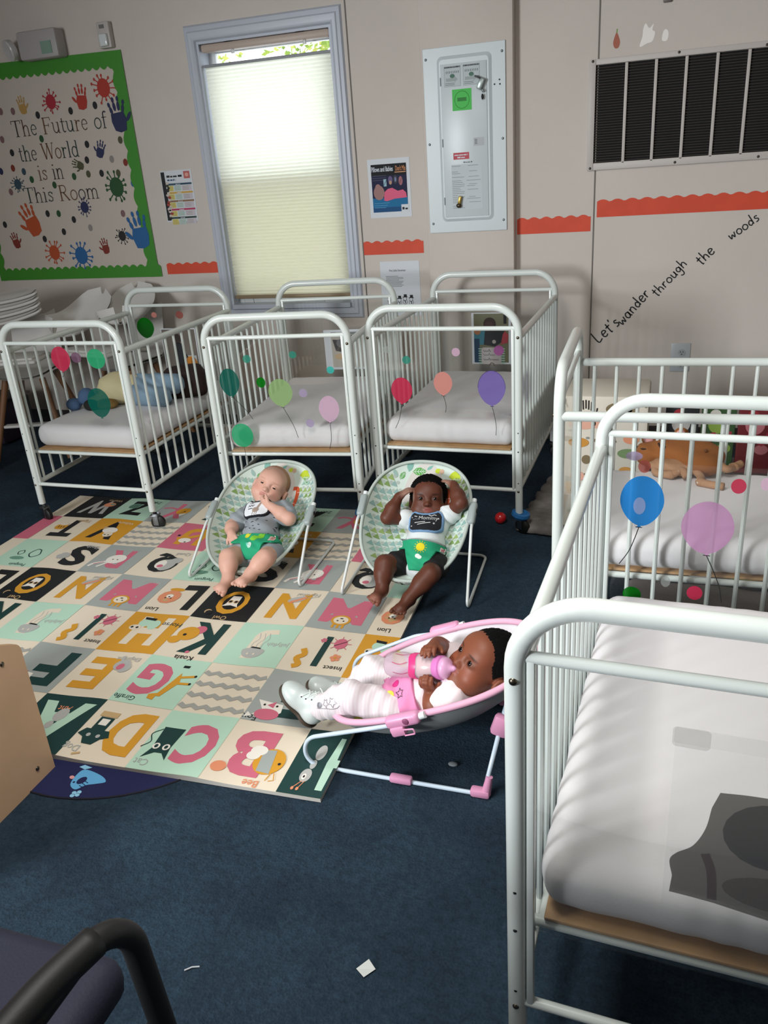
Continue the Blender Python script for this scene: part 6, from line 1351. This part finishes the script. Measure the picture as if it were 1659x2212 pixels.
# ------------------------------------------------------------------ black armchair in the lower left corner
ac = thing('armchair', 'black armchair with navy seat in the lower left corner', 'chair', (-.845, .295, 0), 0)
LEA = mat('#0b0b0d', .6, bump=.05, bscale=300); NVS = mat('#191c30', .75, bump=.2, bscale=220)
def arm_side(q):
    m = MB(); m.tube(fillet([(q*.205, -.22, .6), (q*.272, .262, .68), (q*.275, .285, .3), (q*.28, .3, .0)], [0, .075, .1, 0], 10), [.0165]*23+[.0165] if False else .0165, LEA, 14)
    m.obj('arm_frame', ac, 180)
    MB().tube(catmull([(q*.2, -.2, .6), (q*.222, -.04, .648), (q*.25, .12, .672), (q*.268, .215, .668)], 8), .019, LEA, 14).obj('armrest', ac, 180)
    MB().tube(fillet([(q*.272, .275, .45), (q*.25, .2, .385), (q*.2, -.25, .38)], .06, 6), .014, LEA, 12).obj('side_brace', ac, 180)
    MB().tube([(q*.205, -.22, .6), (q*.24, -.25, .42), (q*.26, -.3, 0)], .0145, LEA, 12).obj('rear_leg', ac, 180)
arm_side(1); arm_side(-1)
MB().box((-.03, .06, .43), (.42, .56, .075), NVS, bev=.03, seg=4).obj('seat', ac)
MB().box((0, -.27, .75), (.46, .06, .42), NVS, rot=(.15, 0, 0), bev=.03, seg=4).obj('backrest', ac)
# ------------------------------------------------------------------ high chairs and stacked trays behind the far left crib
HCW = mat('#d2cfcb', .45); OAK = mat('#7a5436', .55, vary=.12, vscale=10)
def high_chair(label, loc, rz, parts=True):
    t = thing('high_chair', label, 'high chair', loc, rz, 'white high chairs')
    def shell(u, v):
        a = (u-.5)*2; s = v; z = .46+.02*math.cos(a*1.5)+(.0 if s < .5 else (s-.5)*.6)+.05*abs(a)**2.2; y = -.16+.32*min(1, s/.55)+(max(0, s-.55)*.12); return V((a*(.17-.03*s), y, z))
    m = MB(); m.grid(shell, 21, 21, HCW); m.grid(lambda u, v: shell(1-u, v)-V((0, 0, .012)), 21, 21, HCW); m.obj('seat_shell', t, 180)
    m = MB(); m.box((0, -.22, .6), (.4, .24, .022), HCW, bev=.01, seg=3); m.box((0, -.22, .617), (.36, .2, .014), HCW, bev=.006); m.obj('tray', t)
    for q in (-1, 1): MB().tube([(q*.16, -.16, .6), (q*.17, .02, .56)], .012, HCW, 10).obj('tray_arm', t)
    for q in (-1, 1):
        for p in (-1, 1): MB().tube([(q*.11, p*.1, .46), (q*.22, p*.22, .0)], [.019, .014], OAK, 12).obj('leg', t)
    MB().box((0, -.16, .2), (.3, .05, .016), HCW, bev=.005).obj('footrest', t)
    return t
h1 = high_chair('white high chair with wooden legs at far left, carrying the stacked trays', (-3.56, 3.86, 0), .3)
h2 = high_chair('white high chair with wooden legs behind the far left crib, nearer the window', (-3.03, 4.1, 0), -.2)
def tray(k):
    m = MB(); W_, N = .3, 36
    def fn(u, v):
        a = (u-.5)*2; r = v*2*PI; cs, sn = [q*math.sqrt(max(0, 1-abs(a)**8)) for q in (math.cos(r), math.sin(r))]; return V((a*W_, .075*(1-a*a*.55)*cs*1.0-.11*a*a, .016*sn+.045*a*a))
    m.grid(fn, N, 13, HCW)
    m.grid(lambda u, v: V(((u-.5)*2*W_*.96, (-.07+.14*v)*(1-((u-.5)*2)**2*.55)-.11*((u-.5)*2)**2, .012+.045*((u-.5)*2)**2)), N, 5, HCW); return m
base = None
for k, lb in enumerate(('lowest of the four curved white trays stacked at far left', 'second lowest curved white tray in the far left stack', 'second curved white tray from the top of the far left stack', 'topmost curved white tray of the far left stack')):
    o = tray(k).obj('chair_tray', None, 180) if k == 0 else base.copy()
    if k == 0: base = o
    else: COL.objects.link(o)
    o.location = (-3.6-.012*k, 3.84+.012*k, .80+.036*k); o.rotation_euler = (.28, -.16+.02*k, .15); tag(o, lb, 'tray', 'curved trays stacked on the high chair')
def shell_seat(label, loc, rot):
    m = MB(); f0 = lambda u, v: V(((u-.5)*.36*(1-.25*v)*(max(0, 1-abs(2*v-1)**5)**.5*.85+.15), .3*v-.1, .02+.26*v**2.2+.09*abs(2*u-1)**2.5*(1-v*.6)))
    m.grid(f0, 19, 15, HCW); m.grid(lambda u, v: f0(1-u, v)-V((0, -.004, .008)), 19, 15, HCW); o = m.obj('seat_insert', None, 180); o.location = loc; o.rotation_euler = rot; return tag(o, label, 'seat insert', 'loose high chair seats')
shell_seat('loose white scoop seat leaning beside the tray stack', (-3.26, 3.9, .665), (-.25, .15, -.3)); shell_seat('loose white scoop seat lying just behind the far left crib', (-2.93, 4.02, .7), (-.35, -.1, .25))
m = MB(); m.box((0, 0, .14), (.34, .3, .26), mat('#241a2a', .6), bev=.02); m.box((0, 0, .275), (.36, .32, .02), mat('#1c141f', .6), bev=.008); o = m.obj('storage_bin', None); o.location = (-4.05, 4.0, 0); tag(o, 'dark purple storage bin at the far left edge behind the high chair', 'bin')
m = MB(); m.box((0, 0, .04), (.3, .12, .07), mat('#8f8d90', .6), bev=.012); o = m.obj('shoe_box', None); o.location = (-3.75, 3.42, .0); o.rotation_euler = (0, 0, .4); tag(o, 'low grey-white box on the carpet under the far left high chair', 'box')
# ------------------------------------------------------------------ soft toys in the cribs
def doll():
    t = thing('cloth_doll', 'cloth doll in a pale yellow shirt and blue jeans lying in the far left crib', 'doll', (-2.48, 3.3, ZP+.115), .12); t.scale = (1.2, 1.2, 1.2)
    S = SDF((-.22, -.12, -.02), (.12, .12, .18), .004); S.ell((-.04, 0, .068), (.085, .065, .066)); S.ell((.03, 0, .06), (.06, .06, .06)); S.cone((-.06, -.04, .05), (-.12, -.07, .028), .03, .024, .01); S.warp(wrinkle(.002, 60)); S.obj('shirt', mat('#cfc29a', .9), t)
    S = SDF((-.02, -.14, -.02), (.3, .14, .18), .004); S.cone((.05, .02, .065), (.2, .03, .075), .056, .042, .02); S.cone((.05, -.02, .05), (.18, -.05, .04), .05, .036, .02); S.warp(wrinkle(.0025, 80)); S.obj('jeans', mat('#7d95a8', .9, bump=.2, bscale=300), t)
    S = SDF((-.28, -.16, -.02), (-.08, .06, .12), .004); S.ell((-.15, -.06, .05), (.036, .03, .036)); S.ell((-.2, -.085, .025), (.032, .026, .026)); S.obj('mitten', mat('#4a6488', .9), t)
    S = SDF((-.2, -.14, -.02), (-.06, .0, .1), .004); S.ell((-.118, -.09, .022), (.034, .026, .024)); S.obj('cuff', mat('#1a1716', .9), t)
    S = SDF((-.14, -.13, -.02), (.02, .0, .1), .004); S.ell((-.06, -.075, .022), (.05, .03, .022)); S.obj('collar', mat('#8a6a34', .9, vary=.4, vscale=40), t)
doll()
S = SDF((-.14, -.1, -.02), (.14, .1, .2), .005); S.rbox((0, 0, .08), (.105, .055, .08), .045, k=.01); S.warp(wrinkle(.003, 40)); o = S.obj('brown_cushion', mat('#2a1a16', .9, bump=.2, bscale=200)); o.location = (-2.24, 3.45, ZP+.112); o.rotation_euler = (0, 0, .5); tag(o, 'dark brown cushion at the far end of the crib with the doll', 'cushion')
def plush():
    t = thing('plush_toy', 'brown flat plush toy with pink ears and knotted legs on the crib mattress', 'plush toy', (.085, 2.69, ZP+.118), -.28); BRN = mat('#93592a', .9, bump=.3, bscale=260); TANP = mat('#a57c5c', .9, bump=.3, bscale=260); PNK = mat('#d8a0a0', .85)
    S = SDF((-.2, -.13, -.02), (.2, .13, .14), .004); S.ell((.01, .02, .05), (.125, .075, .052)); S.ell((.06, -.01, .04), (.08, .07, .045)); S.ell((-.1, .005, .04), (.05, .045, .042)); S.warp(wrinkle(.0022, 55)); S.obj('body', BRN, t)
    S = SDF((-.12, -.14, -.02), (.16, .0, .1), .004); S.ell((-.0, -.055, .028), (.085, .04, .026)); S.warp(wrinkle(.002, 70)); S.obj('belly_cloth', TANP, t)
    for p, r_ in (((-.12, .05, .075), .026), ((-.02, .075, .095), .026), ((.06, .07, .09), .022)):
        m = MB(); m.ball(p, (r_, r_*.45, r_), BRN, 14, 10); e = m.obj('ear', t, 180); MB().ball((p[0], p[1]-.007, p[2]+.002), (r_*.7, r_*.3, r_*.7), PNK, 12, 8).obj('inner_ear', e, 180)
    for pts in ([(-.06, -.06, .03), (-.05, -.09, .014), (.0, -.1, .016), (.03, -.085, .03), (.05, -.1, .016)], [(.06, -.06, .03), (.09, -.085, .018), (.1, -.12, .013), (.17, -.13, .013)], [(.12, -.0, .04), (.15, -.02, .03), (.165, .02, .026), (.18, .05, .03)]):
        MB().tube(catmull(pts, 6), .0125, TANP, 10).obj('leg', t, 180); MB().ball(pts[2], (.018, .015, .014), TANP, 10, 8).obj('knot', t, 180); MB().box(pts[-2], (.03, .018, .004), mat('#d8ccc4', .8), rot=(.4, .3, .6), bev=.001).obj('ribbon', t)
    for p in ((-.138, -.005, .062), (-.112, -.03, .066)): MB().ball(p, (.012, .004, .0035), mat('#3a2416', .8), 8, 6).obj('eye_stitch', t)
    MB().tube(catmull([(-.07, -.01, .085), (-.055, -.03, .08), (-.04, -.035, .083)], 4), .004, mat('#3a2416', .8), 6).obj('mouth_stitch', t); MB().ball((.085, -.025, .085), .006, mat('#6a3e1c', .8), 8, 6).obj('button', t)
plush()
# ------------------------------------------------------------------ under and behind the lengthwise crib
FUR = mat('#77736f', .95, bump=.9, bscale=55, vary=.45, vscale=9, name='marbled_shaggy_pile')
S = SDF((-.75, -.55, -.01), (.9, .6, .09), .012); S.rbox((0, 0, .012), (.62, .4, .022), .018)
S.warp(lambda X, Y, Z: .003*np.sin(X*40+3*np.sin(Y*31))*np.sin(Y*47+2*np.sin(X*29))+.004*np.sin(X*110)*np.sin(Y*97)+.006*(np.clip(np.abs(X)/.62, 0, 1))**8*np.sin(Y*60)+0*Z); o = S.obj('shaggy_rug', FUR); o.location = (.12, 3.42, .004); o.rotation_euler = (0, 0, -.12); tag(o, 'grey marbled shaggy rug on the floor behind the lengthwise crib', 'rug')
S = SDF((-.5, -.2, -.01), (.7, .2, .13), .008); S.rbox((.1, 0, .05), (.46, .11, .05), .04); S.warp(lambda X, Y, Z: .006*np.sin(X*25+2*np.sin(Y*30))+.003*np.sin(Z*90+X*12)); o = S.obj('floor_blanket', mat('#8a817f', .95, bump=.4, bscale=120, vary=.2, vscale=5)); o.location = (.3, 2.62, .002); o.scale.z = .28; o.rotation_euler = (0, 0, -.02); tag(o, 'mauve-grey blanket lying flat on the floor under the lengthwise crib', 'blanket')
S = SDF((-.2, -.12, -.01), (.2, .12, .08), .006); S.ell((0, 0, .02), (.14, .05, .022)); S.ell((.08, -.02, .02), (.07, .05, .02)); S.warp(wrinkle(.005, 90)); o = S.obj('crumpled_cloth', mat('#b8bcbc', .9)); o.location = (.1, 2.86, .02); o.rotation_euler = (0, 0, -.4); tag(o, 'crumpled white cloth on the floor under the lengthwise crib', 'cloth')
bc, nt, out = new_nodes('green_orange_ball'); b = nt.nodes.new('ShaderNodeBsdfPrincipled'); b.inputs['Roughness'].default_value = .4; tc = nt.nodes.new('ShaderNodeTexCoord'); sp_ = nt.nodes.new('ShaderNodeSeparateXYZ'); r_ = nt.nodes.new('ShaderNodeValToRGB'); mp = nt.nodes.new('ShaderNodeMapRange'); mp.inputs['From Min'].default_value = -.1; mp.inputs['From Max'].default_value = .1
r_.color_ramp.elements[0].color = lin('#3aa02a'); r_.color_ramp.elements[0].position = .25; r_.color_ramp.elements[1].color = lin('#b06a3a'); r_.color_ramp.elements[1].position = .75; e_ = r_.color_ramp.elements.new(.5); e_.color = lin('#9aa03a')
nt.links.new(tc.outputs['Object'], sp_.inputs[0]); nt.links.new(sp_.outputs['X'], mp.inputs['Value']); nt.links.new(mp.outputs[0], r_.inputs['Fac']); nt.links.new(r_.outputs['Color'], b.inputs['Base Color']); nt.links.new(b.outputs[0], out.inputs['Surface'])
o = MB().ball((0, 0, 0), .095, bc, 28, 18).obj('toy_ball', None, 180); o.location = (.34, 2.82, .1); tag(o, 'green and orange ball under the lengthwise crib', 'ball')
o = MB().ball((0, 0, 0), .025, mat('#c01c22', .3, coat=.5), 20, 14).obj('toy_ball', None, 180); o.location = (-.612, 3.19, .026); tag(o, 'small shiny red ball beside the crib caster with the blue ring', 'ball')
# animal print fabric bin and board books along the wall behind the lengthwise crib
fb = thing('fabric_bin', 'cream fabric storage bin printed with animals behind the lengthwise crib', 'storage bin', (-.185, 3.28, .0), .0); FBM = mat('#cfc8ba', .85)
m = MB(); m.box((0, 0, .3), (.32, .28, .58), FBM, bev=.012); m.obj('bin_body', fb)
for org, ex_, ey_ in (((-.15, -.1415, .02), (1, 0, 0), (0, 0, 1)), ((-.1615, .13, .02), (0, -1, 0), (0, 0, 1))):
    m = MB(); f = Flat(m, plane(org, ex_, ey_), .0004); B_ = mat('#7a6a4e', .85); Z_ = mat('#241f1c', .85); PG = mat('#d8a490', .85); GN = mat('#6f8a5a', .85); O_ = mat('#c48a3a', .85); GR2 = mat('#8a8c84', .85)
    for k in range(9): f.line([(.035+.01*k, .52-.004*abs(k-4)), (.03+.011*k, .555-.002*abs(k-4)**2)], .005, Z_, 2)
    f.ell(.2, .52, .05, .026, B_, 2); f.ell(.25, .51, .022, .016, B_, 2); f.line([(.17, .5), (.165, .485)], .006, B_, 2); f.line([(.22, .5), (.225, .485)], .006, B_, 2); f.line([(.27, .53), (.29, .56)], .01, GN, 2); f.line([(.275, .56), (.3, .53)], .01, GN, 2)
    f.ell(.07, .46, .045, .025, PG, 2); f.ell(.12, .455, .018, .014, PG, 2); f.ell(.175, .455, .016, .02, Z_, 2); f.line([(.18, .44), (.172, .41)], .012, Z_, 2); f.ell(.05, .38, .04, .02, O_, 2); f.ell(.15, .385, .045, .022, B_, 2, a0=0, a1=180); f.ell(.25, .4, .03, .02, PE, 2); f.ell(.24, .34, .04, .02, GN, 2)
    for k in range(14): rg = random.Random(k+3); f.ell(rg.uniform(.02, .29), rg.uniform(.04, .32), rg.uniform(.015, .035), rg.uniform(.012, .022), (B_, PG, GN, O_, GR2)[k % 5], 1+k % 2)
    for k in range(6): f.ell(.04+.045*k, .43-.03*(k % 2), .008, .005, GR2, 1, 8)
    m.obj('animal_print', fb, 0)
BK_ = [('#2a2c30', '#b8b4b0'), ('#3a5a34', '#90b050'), ('#7a2a30', '#d08088'), ('#26282c', '#c8c4c0'), ('#2a4a5a', '#a0b8c0'), ('#1c5a1c', '#58b040'), ('#6a5a50', '#c0b0a0')]
lbs = ('red and black picture book next to the animal bin', 'green picture book second from the animal bin', 'dark red picture book third from the animal bin', 'black and white picture book fourth from the animal bin', 'blue-grey picture book fifth from the animal bin', 'bright green picture book sixth from the animal bin', 'brown picture book farthest from the animal bin')
for k, (c1, c2) in enumerate(BK_):
    m = MB(); m.box((0, 0, .145), (.125, .03, .29), mat(c1, .5), bev=.003); f = Flat(m, plane((-.0625, -.0155, 0), (1, 0, 0), (0, 0, 1)), .0004); rg = random.Random(k)
    f.ell(.06, .2, .035, .04, mat(c2, .5), 1); f.ell(.05, .24, .02, .018, mat('#a03038' if k % 2 == 0 else '#e0dcd4', .5), 2); f.line([(.02, .13), (.05, .16), (.09, .12), (.11, .17)], .012, mat('#b03a4a' if k < 3 else '#d8d8d0', .5), 2, smooth=4); f.ell(.09, .1, .025, .02, mat(c2, .5), 1)
    o = m.obj('picture_book', None, 0); o.location = (.1+.135*k, 3.3+.004*(k % 2), .245); tag(o, lbs[k], 'book', 'picture books on the low shelf')
bs = thing('low_shelf', 'low dark bookshelf behind the lengthwise crib, holding the picture books', 'shelf', (.52, 3.34, 0)); SHW = mat('#4a403a', .6)
MB().box((0, 0, .235), (.98, .26, .02), SHW).obj('shelf_top', bs, 0)
for x in (-.48, .48): MB().box((x, 0, .1125), (.02, .26, .225), SHW).obj('side_panel', bs, 0)
# ------------------------------------------------------------------ camera, daylight, lamps
cam = bpy.data.cameras.new('camera'); co = bpy.data.objects.new('camera', cam); COL.objects.link(co)
R_, U_, F_ = V((.9484, .3093, -.0694)), V((-.0615, .3942, .917)), V((-.311, .8654, -.3929))
M = Matrix.Identity(4)
for i in range(3): M[i][0] = R_[i]; M[i][1] = U_[i]; M[i][2] = -F_[i]
M.translation = (0, 0, 1.4661); co.matrix_world = M
cam.sensor_fit = 'VERTICAL'; cam.sensor_height = 24; cam.lens = 24*1748.66/2212; cam.clip_start = .02
SC.camera = co
wd = bpy.data.worlds.new('daylight'); SC.world = wd; wd.use_nodes = True
wd.node_tree.nodes['Background'].inputs['Color'].default_value = (.86, .94, 1, 1); wd.node_tree.nodes['Background'].inputs['Strength'].default_value = 2.8
def lamp(name, loc, target, sx, sy, power, col, spread=PI):
    l = bpy.data.lights.new(name, 'AREA'); l.shape = 'RECTANGLE'; l.size = sx; l.size_y = sy; l.energy = power; l.color = col; l.spread = spread
    o = bpy.data.objects.new(name, l); COL.objects.link(o); o.location = loc
    o.rotation_euler = (V(target)-V(loc)).to_track_quat('-Z', 'Y').to_euler(); return o
lamp('ceiling_lamp', (-.72, .95, 2.5), (-.72, .951, 0), .5, 1.4, 46, (1, .98, .93))
lamp('left_window_light', (-3.4, -2.2, 1.75), (.5, 3.0, .5), 1.4, 1.3, 112, (.93, .97, 1), 1.7)
SC.view_settings.view_transform = 'Standard'; SC.view_settings.look = 'None'; SC.view_settings.gamma = 1; SC.view_settings.exposure = 0
SC.view_settings.use_curve_mapping = False
